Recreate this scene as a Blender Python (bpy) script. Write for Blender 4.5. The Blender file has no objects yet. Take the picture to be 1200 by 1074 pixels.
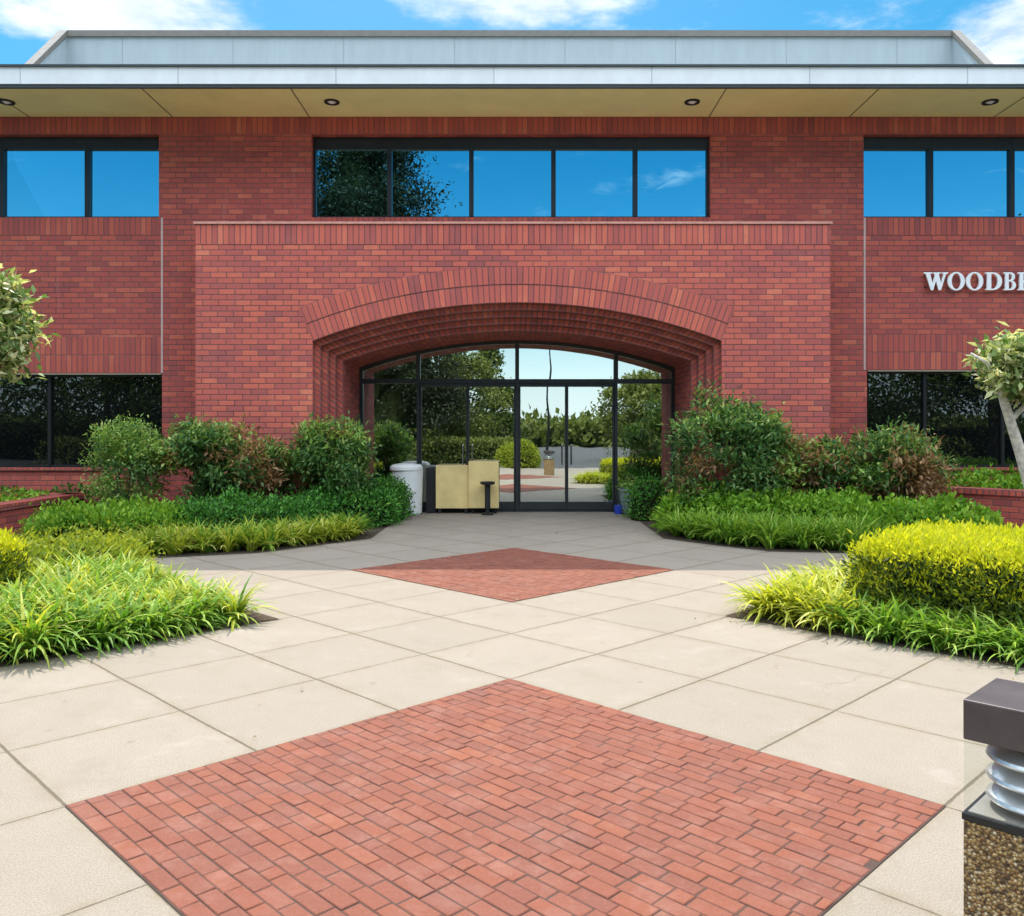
import bpy, math, random
import numpy as np
from mathutils import Vector, Matrix
random.seed(7); rng = np.random.default_rng(11)
C = bpy.context.scene.collection
R = math.radians
H = 1.6            # eye height
WORLD = {}         # world position of each parent

# ---------------------------------------------------------------- helpers
class G:
    """geometry collector: faces with material slot and uv"""
    def __init__(s): s.v=[]; s.f=[]; s.m=[]; s.uv=[]
    def face(s, pts, m=0, uv=None):
        i=len(s.v); s.v+= [tuple(p) for p in pts]; s.f.append(tuple(range(i,i+len(pts)))); s.m.append(m); s.uv.append(uv)
    def box(s, x0,x1,y0,y1,z0,z1, m=0, skip=''):
        if 'f' not in skip: s.face([(x0,y0,z0),(x1,y0,z0),(x1,y0,z1),(x0,y0,z1)],m)
        if 'k' not in skip: s.face([(x1,y1,z0),(x0,y1,z0),(x0,y1,z1),(x1,y1,z1)],m)
        if 'l' not in skip: s.face([(x0,y1,z0),(x0,y0,z0),(x0,y0,z1),(x0,y1,z1)],m)
        if 'r' not in skip: s.face([(x1,y0,z0),(x1,y1,z0),(x1,y1,z1),(x1,y0,z1)],m)
        if 't' not in skip: s.face([(x0,y0,z1),(x1,y0,z1),(x1,y1,z1),(x0,y1,z1)],m)
        if 'b' not in skip: s.face([(x0,y1,z0),(x1,y1,z0),(x1,y0,z0),(x0,y0,z0)],m)
    def prism(s, pts, z0, z1, m=0):
        n=len(pts)
        s.face([(x,y,z1) for x,y in pts],m); s.face([(x,y,z0) for x,y in reversed(pts)],m)
        for i in range(n):
            a=pts[i]; b=pts[(i+1)%n]
            s.face([(a[0],a[1],z0),(b[0],b[1],z0),(b[0],b[1],z1),(a[0],a[1],z1)],m)
    def lathe(s, prof, cx=0, cy=0, n=20, m=0):
        for k in range(n):
            a=2*math.pi*k/n; b=2*math.pi*(k+1)/n
            for (r0,z0),(r1,z1) in zip(prof[:-1],prof[1:]):
                p=[(cx+r0*math.cos(a),cy+r0*math.sin(a),z0),(cx+r0*math.cos(b),cy+r0*math.sin(b),z0),
                   (cx+r1*math.cos(b),cy+r1*math.sin(b),z1),(cx+r1*math.cos(a),cy+r1*math.sin(a),z1)]
                if r0<1e-6: p=[p[0],p[2],p[3]]
                elif r1<1e-6: p=[p[0],p[1],p[2]]
                s.face(p,m)
    def tube(s, pts, rad, n=8, m=0):
        pts=[Vector(p) for p in pts]; rings=[]
        for i,p in enumerate(pts):
            t=(pts[min(i+1,len(pts)-1)]-pts[max(i-1,0)]).normalized()
            u=t.cross(Vector((0.13,1,0.07))).normalized(); w=t.cross(u)
            rings.append([p+(u*math.cos(2*math.pi*k/n)+w*math.sin(2*math.pi*k/n))*rad[i] for k in range(n)])
        b=len(s.v)
        for rg in rings: s.v+=[tuple(q) for q in rg]
        for i in range(len(rings)-1):
            for k in range(n):
                k2=(k+1)%n
                s.f.append((b+i*n+k,b+i*n+k2,b+(i+1)*n+k2,b+(i+1)*n+k)); s.m.append(m); s.uv.append(None)
        s.f.append(tuple(b+(len(rings)-1)*n+k for k in range(n))); s.m.append(m); s.uv.append(None)

def finish(o, parent, origin):
    C.objects.link(o)
    w = WORLD[parent.name] if parent else Vector(origin)
    if parent:
        o.parent = parent; o.location=(0,0,0)
    else: o.location = w
    WORLD[o.name]=w
    return o

def mk(name, g, mats, parent=None, origin=(0,0,0), smooth=False, bevel=0, weld=False):
    off = WORLD[parent.name] if parent else Vector(origin)
    me=bpy.data.meshes.new(name)
    me.from_pydata([(x-off.x,y-off.y,z-off.z) for x,y,z in g.v],[],g.f)
    if not isinstance(mats,(list,tuple)): mats=[mats]
    for m in mats: me.materials.append(m)
    uvl=me.uv_layers.new(name='UVMap')
    for p in me.polygons:
        p.material_index=g.m[p.index]; p.use_smooth=smooth
        uv=g.uv[p.index]; n=p.normal
        for j,li in enumerate(p.loop_indices):
            if uv: uvl.data[li].uv=uv[j]
            else:
                x,y,z=g.v[me.loops[li].vertex_index]
                if abs(n.z)>.7: uvl.data[li].uv=(x,y)
                elif abs(n.x)>abs(n.y): uvl.data[li].uv=(y,z)
                else: uvl.data[li].uv=(x,z)
    if weld or bevel:
        import bmesh
        bm=bmesh.new(); bm.from_mesh(me); bmesh.ops.remove_doubles(bm,verts=bm.verts,dist=1e-5)
        bmesh.ops.recalc_face_normals(bm,faces=bm.faces)
        bm.to_mesh(me); bm.free()
    o=bpy.data.objects.new(name,me); finish(o,parent,origin)
    if bevel:
        b=o.modifiers.new('bevel','BEVEL'); b.width=bevel; b.segments=2; b.limit_method='ANGLE'
    return o

def empty(name, loc, parent=None):
    o=bpy.data.objects.new(name,None); o.empty_display_size=.2
    C.objects.link(o)
    if parent: o.parent=parent; o.location=Vector(loc)-WORLD[parent.name]
    else: o.location=loc
    WORLD[o.name]=Vector(loc); return o

def tag(o,label=None,cat=None,group=None,kind=None):
    if label: o['label']=label
    if cat: o['category']=cat
    if group: o['group']=group
    if kind: o['kind']=kind
    return o

# ---------------------------------------------------------------- materials
class M:
    def __init__(s,name):
        s.mat=bpy.data.materials.new(name); s.mat.use_nodes=True
        s.t=s.mat.node_tree; s.N=s.t.nodes; s.L=s.t.links
        s.b=s.N['Principled BSDF']; s.out=s.N['Material Output']
    def n(s,typ,**k):
        x=s.N.new('ShaderNode'+typ)
        for a,v in k.items(): setattr(x,a,v)
        return x
    def put(s,sock,v):
        if isinstance(v,bpy.types.NodeSocket): s.L.new(v,sock)
        elif v is not None:
            if isinstance(v,(tuple,list)) and len(v)==3 and sock.type=='RGBA': v=(*v,1)
            sock.default_value=v
    def math(s,op,a,b=None,c=None,clamp=False):
        x=s.n('Math',operation=op,use_clamp=clamp)
        s.put(x.inputs[0],a); s.put(x.inputs[1],b) if b is not None else None
        if c is not None: s.put(x.inputs[2],c)
        return x.outputs[0]
    def noise(s,vec,scale,detail=3,rough=.5,out=0):
        x=s.n('TexNoise'); s.put(x.inputs['Vector'],vec); x.inputs['Scale'].default_value=scale
        x.inputs['Detail'].default_value=detail; x.inputs['Roughness'].default_value=rough
        return x.outputs[out]
    def ramp(s,fac,stops,interp='LINEAR'):
        x=s.n('ValToRGB'); s.put(x.inputs[0],fac); r=x.color_ramp; r.interpolation=interp
        while len(r.elements)<len(stops): r.elements.new(.5)
        for e,(p,c) in zip(r.elements,stops):
            e.position=p; e.color=(*c,1) if len(c)==3 else c
        return x.outputs[0]
    def mix(s,fac,a,b,blend='MIX'):
        x=s.n('Mix',data_type='RGBA',blend_type=blend)
        s.put(x.inputs[0],fac); s.put(x.inputs[6],a); s.put(x.inputs[7],b); return x.outputs[2]
    def maprange(s,v,a,b,c=0,d=1,smooth=False):
        x=s.n('MapRange'); x.interpolation_type='SMOOTHSTEP' if smooth else 'LINEAR'
        s.put(x.inputs[0],v)
        for i,q in enumerate((a,b,c,d)): s.put(x.inputs[i+1],q)
        return x.outputs[0]
    def coord(s,k='Object'):
        return s.n('TexCoord').outputs[k]
    def geo(s,k): return s.n('NewGeometry').outputs[k]
    def bump(s,h,strength=.3,dist=.01):
        x=s.n('Bump'); s.put(x.inputs['Height'],h); x.inputs['Strength'].default_value=strength; x.inputs['Distance'].default_value=dist
        s.L.new(x.outputs[0],s.b.inputs['Normal']); return x.outputs[0]
    def sep(s,v):
        x=s.n('SeparateXYZ'); s.put(x.inputs[0],v); return x.outputs
    def comb(s,x_,y_,z_=0.0):
        x=s.n('CombineXYZ'); s.put(x.inputs[0],x_); s.put(x.inputs[1],y_); s.put(x.inputs[2],z_); return x.outputs[0]

def simple(name,col,rough=.5,metal=0,nscale=8,var=.12,bump=0,spec=None):
    m=M(name); P=m.geo('Position')
    nz=m.noise(P,nscale,4,.6)
    c=m.mix(m.maprange(nz,.3,.7,0,1),tuple(x*(1-var) for x in col),tuple(min(1,x*(1+var)) for x in col))
    m.put(m.b.inputs['Base Color'],c); m.b.inputs['Roughness'].default_value=rough; m.b.inputs['Metallic'].default_value=metal
    if spec is not None: m.b.inputs['Specular IOR Level'].default_value=spec
    if bump: m.bump(m.noise(P,nscale*6,3),bump,.01)
    return m.mat

def brick_mat(name,w,h,offset=.5,mw=.013,tone=1.0,hue=(1,1,1)):
    m=M(name); uv=m.coord('UV'); u,v,_=m.sep(uv)
    vr=m.math('DIVIDE',v,h); r=m.math('FLOOR',vr); fy=m.math('MULTIPLY',m.math('FRACT',vr),h)
    par=m.math('MODULO',m.math('ABSOLUTE',r),2.0)
    jit=m.n('TexWhiteNoise',noise_dimensions='1D'); m.put(jit.inputs['W'],r)
    ur=m.math('ADD',m.math('DIVIDE',u,w),m.math('MULTIPLY',par,offset))
    if offset: ur=m.math('ADD',ur,m.math('MULTIPLY',jit.outputs[0],.12))
    c=m.math('FLOOR',ur); fx=m.math('MULTIPLY',m.math('FRACT',ur),w)
    d=m.math('MINIMUM',m.math('MINIMUM',fx,m.math('SUBTRACT',w,fx)),m.math('MINIMUM',fy,m.math('SUBTRACT',h,fy)))
    edge=m.math('ADD',d,m.math('MULTIPLY',m.math('SUBTRACT',m.noise(uv,60,2),.5),.006))
    mask=m.maprange(edge,mw*.5-.003,mw*.5+.004,0,1,True)
    wn=m.n('TexWhiteNoise',noise_dimensions='2D'); m.put(wn.inputs['Vector'],m.comb(c,r))
    big=m.noise(m.geo('Position'),.9,4,.6)
    f=m.math('ADD',m.math('MULTIPLY',wn.outputs[0],.8),m.math('MULTIPLY',m.math('SUBTRACT',big,.4),.7),clamp=True)
    T=lambda a:tuple(min(1,x*tone*y) for x,y in zip(a,hue))
    col=m.ramp(f,[(0,T((.21,.05,.046))),(.2,T((.30,.06,.047))),(.5,T((.36,.068,.047))),(.8,T((.42,.084,.050))),(1,T((.50,.13,.07)))])
    fine=m.noise(m.geo('Position'),45,4,.65)
    col=m.mix(m.maprange(fine,.3,.75,0,.5),col,T((.25,.06,.05)))
    # pale lime bloom and dark weather streaks
    st=m.noise(m.n('Mapping').outputs[0],1) if False else m.noise(m.comb(m.math('MULTIPLY',u,2.2),m.math('MULTIPLY',v,.55)),1.5,5,.65)
    col=m.mix(m.maprange(st,.55,.85,0,.45),col,T((.16,.05,.045)))
    ef=m.noise(m.geo('Position'),2.3,5,.7)
    col=m.mix(m.maprange(ef,.62,.8,0,.25),col,(.5,.3,.25))
    mort=m.mix(m.maprange(big,.3,.7),(.14,.06,.058),(.23,.115,.105))
    col=m.mix(mask,mort,col)
    run=m.noise(m.comb(m.math('MULTIPLY',u,3.5),m.math('MULTIPLY',v,.25)),2.2,4,.7)
    col=m.mix(m.maprange(run,.60,.78,0,.28),col,(.46,.27,.23))
    m.put(m.b.inputs['Base Color'],col); m.b.inputs['Roughness'].default_value=.8
    m.b.inputs['Specular IOR Level'].default_value=.3
    hh=m.math('ADD',m.math('MULTIPLY',mask,1.0),m.math('ADD',m.math('MULTIPLY',wn.outputs[0],.25),m.math('MULTIPLY',fine,.3)))
    m.bump(hh,.7,.012)
    return m.mat

X0,Y0=-.05,5.53; PP=.886; S2=math.sqrt(2)
def ab(a,b):      # rotated pavement grid -> world
    return (X0+(a-b)/S2, Y0+(a+b)/S2)

def concrete_mat():
    m=M('slab concrete'); P=m.geo('Position'); x,y,z=m.sep(P)
    xx=m.math('SUBTRACT',x,X0); yy=m.math('SUBTRACT',y,Y0)
    wob=m.math('MULTIPLY',m.math('SUBTRACT',m.noise(P,1.3,2),.5),.02)
    a=m.math('ADD',m.math('DIVIDE',m.math('ADD',xx,yy),S2*PP),wob); b=m.math('SUBTRACT',m.math('DIVIDE',m.math('SUBTRACT',yy,xx),S2*PP),wob)
    def dist(q): 
        fr=m.math('FRACT',q); return m.math('MULTIPLY',m.math('MINIMUM',fr,m.math('SUBTRACT',1.0,fr)),PP)
    da,db=dist(a),dist(b)
    nz=m.math('MULTIPLY',m.math('SUBTRACT',m.noise(P,22,3,.6),.5),.009)
    left=m.maprange(x,-.3,.3,0,1)     # the wider joints fan out to either side of the centre
    wa=m.math('MULTIPLY_ADD',left,-.003,.006); wb=m.math('MULTIPLY_ADD',left,.003,.003)
    ja=m.math('SUBTRACT',m.math('ADD',da,nz),wa); jb=m.math('SUBTRACT',m.math('ADD',db,nz),wb)
    j=m.math('MINIMUM',ja,jb)
    mask=m.maprange(j,-.003,.004,0,1,True)
    wn=m.n('TexWhiteNoise',noise_dimensions='2D'); m.put(wn.inputs['Vector'],m.comb(m.math('FLOOR',a),m.math('FLOOR',b)))
    big=m.noise(P,.8,5,.6); mid=m.noise(P,7,5,.7); fine=m.noise(P,130,3,.7); grit=m.noise(P,420,2,.6)
    col=m.mix(wn.outputs[0],(.262,.228,.186),(.30,.26,.214))
    col=m.mix(m.maprange(big,.35,.7,0,.6),col,(.265,.23,.19))
    col=m.mix(m.maprange(mid,.45,.75,0,.35),col,(.235,.20,.155))
    col=m.mix(m.maprange(fine,.5,.66,0,.6),col,(.16,.13,.095))
    col=m.mix(m.maprange(fine,.5,.28,0,.4),col,(.42,.385,.335))
    col=m.mix(m.maprange(grit,.54,.64,0,.75),col,(.15,.115,.08))
    blo=m.noise(P,2.1,7,.75); col=m.mix(m.maprange(blo,.52,.68,0,.42),col,(.205,.175,.135)); col=m.mix(m.maprange(blo,.44,.30,0,.3),col,(.38,.35,.305))
    run=m.noise(m.comb(m.math('MULTIPLY',a,1.4),m.math('MULTIPLY',b,.35)),2.0,5,.7); col=m.mix(m.maprange(run,.58,.74,0,.3),col,(.19,.165,.125))
    ck=m.n('TexVoronoi',feature='DISTANCE_TO_EDGE'); m.put(ck.inputs['Vector'],m.n('VectorMath',operation='ADD').outputs[0]); ck.inputs['Scale'].default_value=.42
    va=ck.inputs['Vector'].links[0].from_node; m.put(va.inputs[0],P); m.put(va.inputs[1],m.comb(m.math('MULTIPLY',m.noise(P,3,4),.35),m.math('MULTIPLY',m.noise(P,2.6,4),.3)))
    crk=m.math('MULTIPLY',m.maprange(ck.outputs['Distance'],.0012,.004,1,0),m.maprange(m.noise(P,.6,2),.56,.64,0,.35)); col=m.mix(crk,col,(.16,.13,.09))
    # dirt that has settled beside the joints
    halo=m.math('MULTIPLY',m.maprange(j,0,.06,1,0),m.maprange(mid,.35,.65,.0,.55))
    col=m.mix(halo,col,(.20,.165,.10))
    spot=m.n('TexVoronoi'); m.put(spot.inputs['Vector'],P); spot.inputs['Scale'].default_value=1.7
    so=m.math('MULTIPLY',m.maprange(spot.outputs['Distance'],.02,.045,1,0),.45)
    col=m.mix(so,col,(.16,.13,.095))
    col=m.mix(mask,(.12,.10,.07),col)
    m.put(m.b.inputs['Base Color'],col); m.b.inputs['Roughness'].default_value=.85; m.b.inputs['Specular IOR Level'].default_value=.25
    hh=m.math('ADD',m.math('MULTIPLY',mask,1.5),m.math('ADD',m.math('MULTIPLY',fine,.5),m.math('MULTIPLY',grit,.5)))
    m.bump(hh,.7,.006)
    return m.mat

def paver_mat():
    m=M('clay paver'); P=m.geo('Position'); r=m.geo('Random Per Island')
    big=m.noise(P,1.6,4,.6); fine=m.noise(P,70,4,.7)
    f=m.math('ADD',m.math('MULTIPLY',r,.75),m.math('MULTIPLY',m.math('SUBTRACT',big,.35),.6),clamp=True)
    col=m.ramp(f,[(0,(.12,.050,.040)),(.06,(.155,.055,.037)),(.4,(.175,.058,.035)),(.78,(.195,.063,.035)),(1,(.235,.078,.038))])
    col=m.mix(m.maprange(fine,.45,.75,0,.5),col,(.26,.085,.06))
    col=m.mix(m.maprange(m.noise(P,5,5,.7),.5,.8,0,.4),col,(.33,.19,.15))
    m.put(m.b.inputs['Base Color'],col); m.b.inputs['Roughness'].default_value=.8; m.b.inputs['Specular IOR Level'].default_value=.25
    sp1=m.noise(P,260,2,.6); col=m.mix(m.maprange(sp1,.56,.68,0,.55),col,(.13,.055,.045)); col=m.mix(m.maprange(sp1,.42,.32,0,.4),col,(.30,.16,.12))
    stn=m.noise(P,2.3,6,.75); col=m.mix(m.maprange(stn,.52,.72,0,.5),col,(.20,.105,.085)); col=m.mix(m.maprange(stn,.42,.3,0,.22),col,(.25,.125,.085))
    m.put(m.b.inputs['Base Color'],col)
    m.bump(m.math('ADD',fine,sp1),.6,.004)
    return m.mat

def leaf_mat(name,stops,trans=.45,rough=.5,spec=.22):
    m=M(name); r=m.geo('Random Per Island'); P=m.geo('Position')
    f=m.math('ADD',m.math('MULTIPLY',r,.75),m.math('MULTIPLY',m.noise(P,1.8,3),.3),clamp=True)
    col=m.ramp(f,stops)
    m.put(m.b.inputs['Base Color'],col); m.b.inputs['Roughness'].default_value=rough
    m.b.inputs['Specular IOR Level'].default_value=spec
    tr=m.n('BsdfTranslucent'); m.put(tr.inputs[0],m.mix(1.0,col,(1.0,1.0,.55),'MULTIPLY'))
    br=m.n('Mix',data_type='RGBA',blend_type='MIX')
    mx=m.n('MixShader'); mx.inputs[0].default_value=trans
    m.L.new(m.b.outputs[0],mx.inputs[1]); m.L.new(tr.outputs[0],mx.inputs[2]); m.L.new(mx.outputs[0],m.out.inputs[0])
    return m.mat

def mirror_glass(name,tint,dark,fac,see=None,wave=.003):
    m=M(name); P=m.geo('Position')
    gl=m.n('BsdfGlossy'); gl.inputs['Roughness'].default_value=.0; m.put(gl.inputs[0],tint)
    bp=m.n('Bump'); m.put(bp.inputs['Height'],m.noise(P,.9,2)); bp.inputs['Strength'].default_value=1; bp.inputs['Distance'].default_value=wave
    m.L.new(bp.outputs[0],gl.inputs['Normal'])
    lw=m.n('LayerWeight'); lw.inputs[0].default_value=.35
    f=m.math('ADD',m.math('MULTIPLY_ADD',lw.outputs['Fresnel'],.6,fac-.06),m.math('MULTIPLY',m.n('ObjectInfo').outputs['Random'],.12),clamp=True)
    if see: o=m.n('BsdfTransparent'); m.put(o.inputs[0],see)
    else: o=m.n('BsdfDiffuse'); m.put(o.inputs[0],dark)
    mx=m.n('MixShader'); m.put(mx.inputs[0],f); m.L.new(o.outputs[0],mx.inputs[1]); m.L.new(gl.outputs[0],mx.inputs[2])
    m.L.new(mx.outputs[0],m.out.inputs[0]); return m.mat

def metal_panel(name,col,sc=(1,1,.15)):
    m=M(name); P=m.geo('Position'); mp=m.n('Mapping'); m.put(mp.inputs[0],P); mp.inputs['Scale'].default_value=sc
    st=m.noise(mp.outputs[0],3.5,5,.7)
    c=m.mix(m.maprange(st,.35,.75,0,.5),col,tuple(x*.72 for x in col))
    m.put(m.b.inputs['Base Color'],c); m.b.inputs['Roughness'].default_value=.45; m.bump(m.noise(P,1.2,2),.15,.01)
    return m.mat

MB=brick_mat('wall brick',.285,.0985,tone=1.25,hue=(1,1.08,1.18))
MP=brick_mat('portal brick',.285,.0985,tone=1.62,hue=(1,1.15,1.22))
MS=brick_mat('soldier brick',.1,.345,offset=0,tone=1.25,hue=(1,1.08,1.18))
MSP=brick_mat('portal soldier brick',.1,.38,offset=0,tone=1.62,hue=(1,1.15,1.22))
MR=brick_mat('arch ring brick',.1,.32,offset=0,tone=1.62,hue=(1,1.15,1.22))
MH=brick_mat('header brick',.1,.11,offset=0,mw=.024,tone=1.4)  # wide dark joints; on arch steps they paint in the shadow lines
CONC=concrete_mat(); PAV=paver_mat()
JOINT=simple('joint sand',(.055,.032,.025),.95,nscale=30)
MULCH=simple('bark mulch',(.06,.038,.026),.95,nscale=25,var=.5,bump=.8)
ASPH=simple('asphalt',(.06,.06,.062),.9,nscale=3,var=.25,bump=.3)
WHITEM=metal_panel('pale painted metal',(.84,.87,.88),(.6,1,.3))
SCREEN=metal_panel('zinc panel',(.42,.50,.53),(1.2,1,.2))
TRIM=simple('grey brown trim',(.19,.175,.15),.5)
SOFF=simple('cream soffit',(.93,.88,.42),.7,nscale=1.5,var=.06)
DARK=simple('dark bronze aluminium',(.018,.019,.021),.35,metal=.3,nscale=4,var=.2)
FRAME=simple('charcoal aluminium',(.03,.032,.035),.4,metal=.2,nscale=4,var=.2)
BLACK=simple('black rubber',(.012,.012,.013),.6)
CAULK=simple('pale joint sealant',(.50,.37,.34),.7,nscale=6)
LITEDGE=simple('pale lit edge',(.62,.30,.24),.8,nscale=9,var=.15,bump=.2)  # light along the portal's top edge, put into the colour
LETTER=simple('white enamelled metal',(.90,.91,.92),.3,nscale=20,var=.03)
ROOFM=simple('roof gravel',(.35,.34,.32),.9,nscale=30,var=.3)
GLASS=mirror_glass('tinted reflective glass',(.42,.82,1.0),(.006,.008,.01),.80)
GLASSL=mirror_glass('dark tinted glass',(.42,.48,.5),(.004,.005,.006),.20)
GLASSE=mirror_glass('entrance glass',(.88,.95,.92),None,.68,see=(.78,.84,.80),wave=.0015)
LOBW=simple('lobby plaster',(.62,.68,.62),.8); LOBF=simple('lobby stone floor',(.34,.34,.32),.3)
BARK=simple('brown bark',(.10,.075,.055),.9,nscale=12,var=.4,bump=.6)
PALE=simple('pale smooth bark',(.68,.62,.52),.75,nscale=14,var=.35,bump=.5)

# ---------------------------------------------------------------- world
SUN_EL,SUN_AZ=58.6,-10.0      # azimuth from +Y, positive towards +X
w=bpy.data.worlds.new('World'); bpy.context.scene.world=w; w.use_nodes=True
nt=w.node_tree; N=nt.nodes; L=nt.links
bg=N['Background']
sky=N.new('ShaderNodeTexSky'); sky.sky_type='NISHITA'; sky.sun_disc=False
sky.sun_elevation=R(SUN_EL); sky.sun_rotation=R(SUN_AZ)
sky.air_density=1.0; sky.dust_density=.6; sky.ozone_density=2.2
hs=N.new('ShaderNodeHueSaturation'); hs.inputs['Saturation'].default_value=1.5; hs.inputs['Value'].default_value=.62; hs.inputs['Hue'].default_value=.478
L.new(sky.outputs[0],hs.inputs['Color'])
tc=N.new('ShaderNodeTexCoord'); sp=N.new('ShaderNodeSeparateXYZ'); L.new(tc.outputs['Generated'],sp.inputs[0])
def wm(op,a,b=None,clamp=False):
    x=N.new('ShaderNodeMath'); x.operation=op; x.use_clamp=clamp
    for i,q in enumerate((a,b)):
        if q is None: continue
        if isinstance(q,bpy.types.NodeSocket): L.new(q,x.inputs[i])
        else: x.inputs[i].default_value=q
    return x.outputs[0]
zz=wm('MAXIMUM',sp.outputs[2],.04)
px=wm('DIVIDE',sp.outputs[0],zz); py=wm('DIVIDE',sp.outputs[1],zz)
cb=N.new('ShaderNodeCombineXYZ'); L.new(px,cb.inputs[0]); L.new(py,cb.inputs[1])
nz=N.new('ShaderNodeTexNoise'); L.new(cb.outputs[0],nz.inputs['Vector']); nz.inputs['Scale'].default_value=2.6; nz.inputs['Detail'].default_value=9; nz.inputs['Roughness'].default_value=.62
nz2=N.new('ShaderNodeTexNoise'); L.new(cb.outputs[0],nz2.inputs['Vector']); nz2.inputs['Scale'].default_value=.55; nz2.inputs['Detail'].default_value=3
def blob(cx,cy,rx,ry):
    a=wm('POWER',wm('ABSOLUTE',wm('DIVIDE',wm('SUBTRACT',px,cx),rx)),2.0); b=wm('POWER',wm('ABSOLUTE',wm('DIVIDE',wm('SUBTRACT',py,cy),ry)),2.0)
    return wm('SUBTRACT',1.0,wm('MULTIPLY',wm('ADD',a,b),1.0),True)
cl=wm('MAXIMUM',wm('MAXIMUM',blob(-.92,2.02,.42,.45),blob(.0,1.9,.36,.33)),blob(1.3,2.12,.28,.5))
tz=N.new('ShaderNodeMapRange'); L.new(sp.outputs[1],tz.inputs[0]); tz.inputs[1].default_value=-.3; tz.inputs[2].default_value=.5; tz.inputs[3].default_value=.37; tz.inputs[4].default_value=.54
hi=N.new('ShaderNodeMapRange'); hi.interpolation_type='SMOOTHSTEP'; L.new(wm('SUBTRACT',sp.outputs[2],tz.outputs[0]),hi.inputs[0]); hi.inputs[1].default_value=0; hi.inputs[2].default_value=.12  # added unseen cloud bank, high and behind camera, to brighten the shade
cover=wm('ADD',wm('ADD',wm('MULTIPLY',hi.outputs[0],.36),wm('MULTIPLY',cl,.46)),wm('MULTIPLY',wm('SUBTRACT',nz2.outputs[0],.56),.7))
den=wm('ADD',nz.outputs[0],cover)
mr=N.new('ShaderNodeMapRange'); mr.interpolation_type='SMOOTHSTEP'; L.new(den,mr.inputs[0]); mr.inputs[1].default_value=.53; mr.inputs[2].default_value=.86
hz=N.new('ShaderNodeMapRange'); L.new(sp.outputs[2],hz.inputs[0]); hz.inputs[1].default_value=.03; hz.inputs[2].default_value=.12
cf=wm('MULTIPLY',wm('MULTIPLY',mr.outputs[0],hz.outputs[0]),.92)
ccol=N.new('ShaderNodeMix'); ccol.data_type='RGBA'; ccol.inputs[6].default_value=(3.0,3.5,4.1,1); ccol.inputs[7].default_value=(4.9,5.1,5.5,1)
cr=N.new('ShaderNodeMapRange'); L.new(nz.outputs[0],cr.inputs[0]); cr.inputs[1].default_value=.35; cr.inputs[2].default_value=.62
L.new(cr.outputs[0],ccol.inputs[0])
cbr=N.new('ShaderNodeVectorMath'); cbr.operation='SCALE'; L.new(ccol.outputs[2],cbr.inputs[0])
hb=wm('ADD',1.0,wm('MULTIPLY',hi.outputs[0],1.95)); L.new(hb,cbr.inputs['Scale'])  # extra brightness for the added bank, filling the shaded facade
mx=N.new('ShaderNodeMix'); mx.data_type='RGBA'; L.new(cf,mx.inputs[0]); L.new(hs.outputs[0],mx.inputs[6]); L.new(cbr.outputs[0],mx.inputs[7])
lowz=N.new('ShaderNodeMapRange'); lowz.interpolation_type='SMOOTHSTEP'; L.new(sp.outputs[2],lowz.inputs[0]); lowz.inputs[1].default_value=-.02; lowz.inputs[2].default_value=.2; lowz.inputs[3].default_value=.85; lowz.inputs[4].default_value=0
mh=N.new('ShaderNodeMix'); mh.data_type='RGBA'; L.new(lowz.outputs[0],mh.inputs[0]); L.new(mx.outputs[2],mh.inputs[6]); mh.inputs[7].default_value=(5.2,6.2,6.8,1)
L.new(mh.outputs[2],bg.inputs[0]); bg.inputs[1].default_value=.15

sd=bpy.data.lights.new('sun','SUN'); sd.energy=3.3; sd.angle=R(.5); sd.color=(1,.92,.79)
so=bpy.data.objects.new('sun',sd); C.objects.link(so)
d=Vector((math.sin(R(SUN_AZ))*math.cos(R(SUN_EL)),math.cos(R(SUN_AZ))*math.cos(R(SUN_EL)),math.sin(R(SUN_EL))))
so.rotation_euler=d.to_track_quat('Z','Y').to_euler(); so.location=(0,30,40)

cam=bpy.data.cameras.new('camera'); co=bpy.data.objects.new('camera',cam); C.objects.link(co)
co.location=(0,0,H); co.rotation_euler=(R(90),0,0); cam.lens=30; cam.sensor_width=36; cam.sensor_fit='HORIZONTAL'
cam.shift_x=-.005; cam.shift_y=-.025; cam.clip_end=2000; cam.clip_start=.05
sc=bpy.context.scene; sc.camera=co
sc.view_settings.view_transform='Standard'; sc.view_settings.look='None'; sc.view_settings.exposure=.80; sc.view_settings.gamma=1
sc.cycles.max_bounces=8; sc.cycles.transparent_max_bounces=12

# ---------------------------------------------------------------- ground
g=G(); g.face([(-400,-400,-.03),(400,-400,-.03),(400,400,-.03),(-400,400,-.03)])
tag(mk('ground',g,ASPH),kind='structure')
g=G(); g.box(-13,13,-4,17.3,-.12,0)
tag(mk('pavement',g,CONC),kind='structure')

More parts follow.
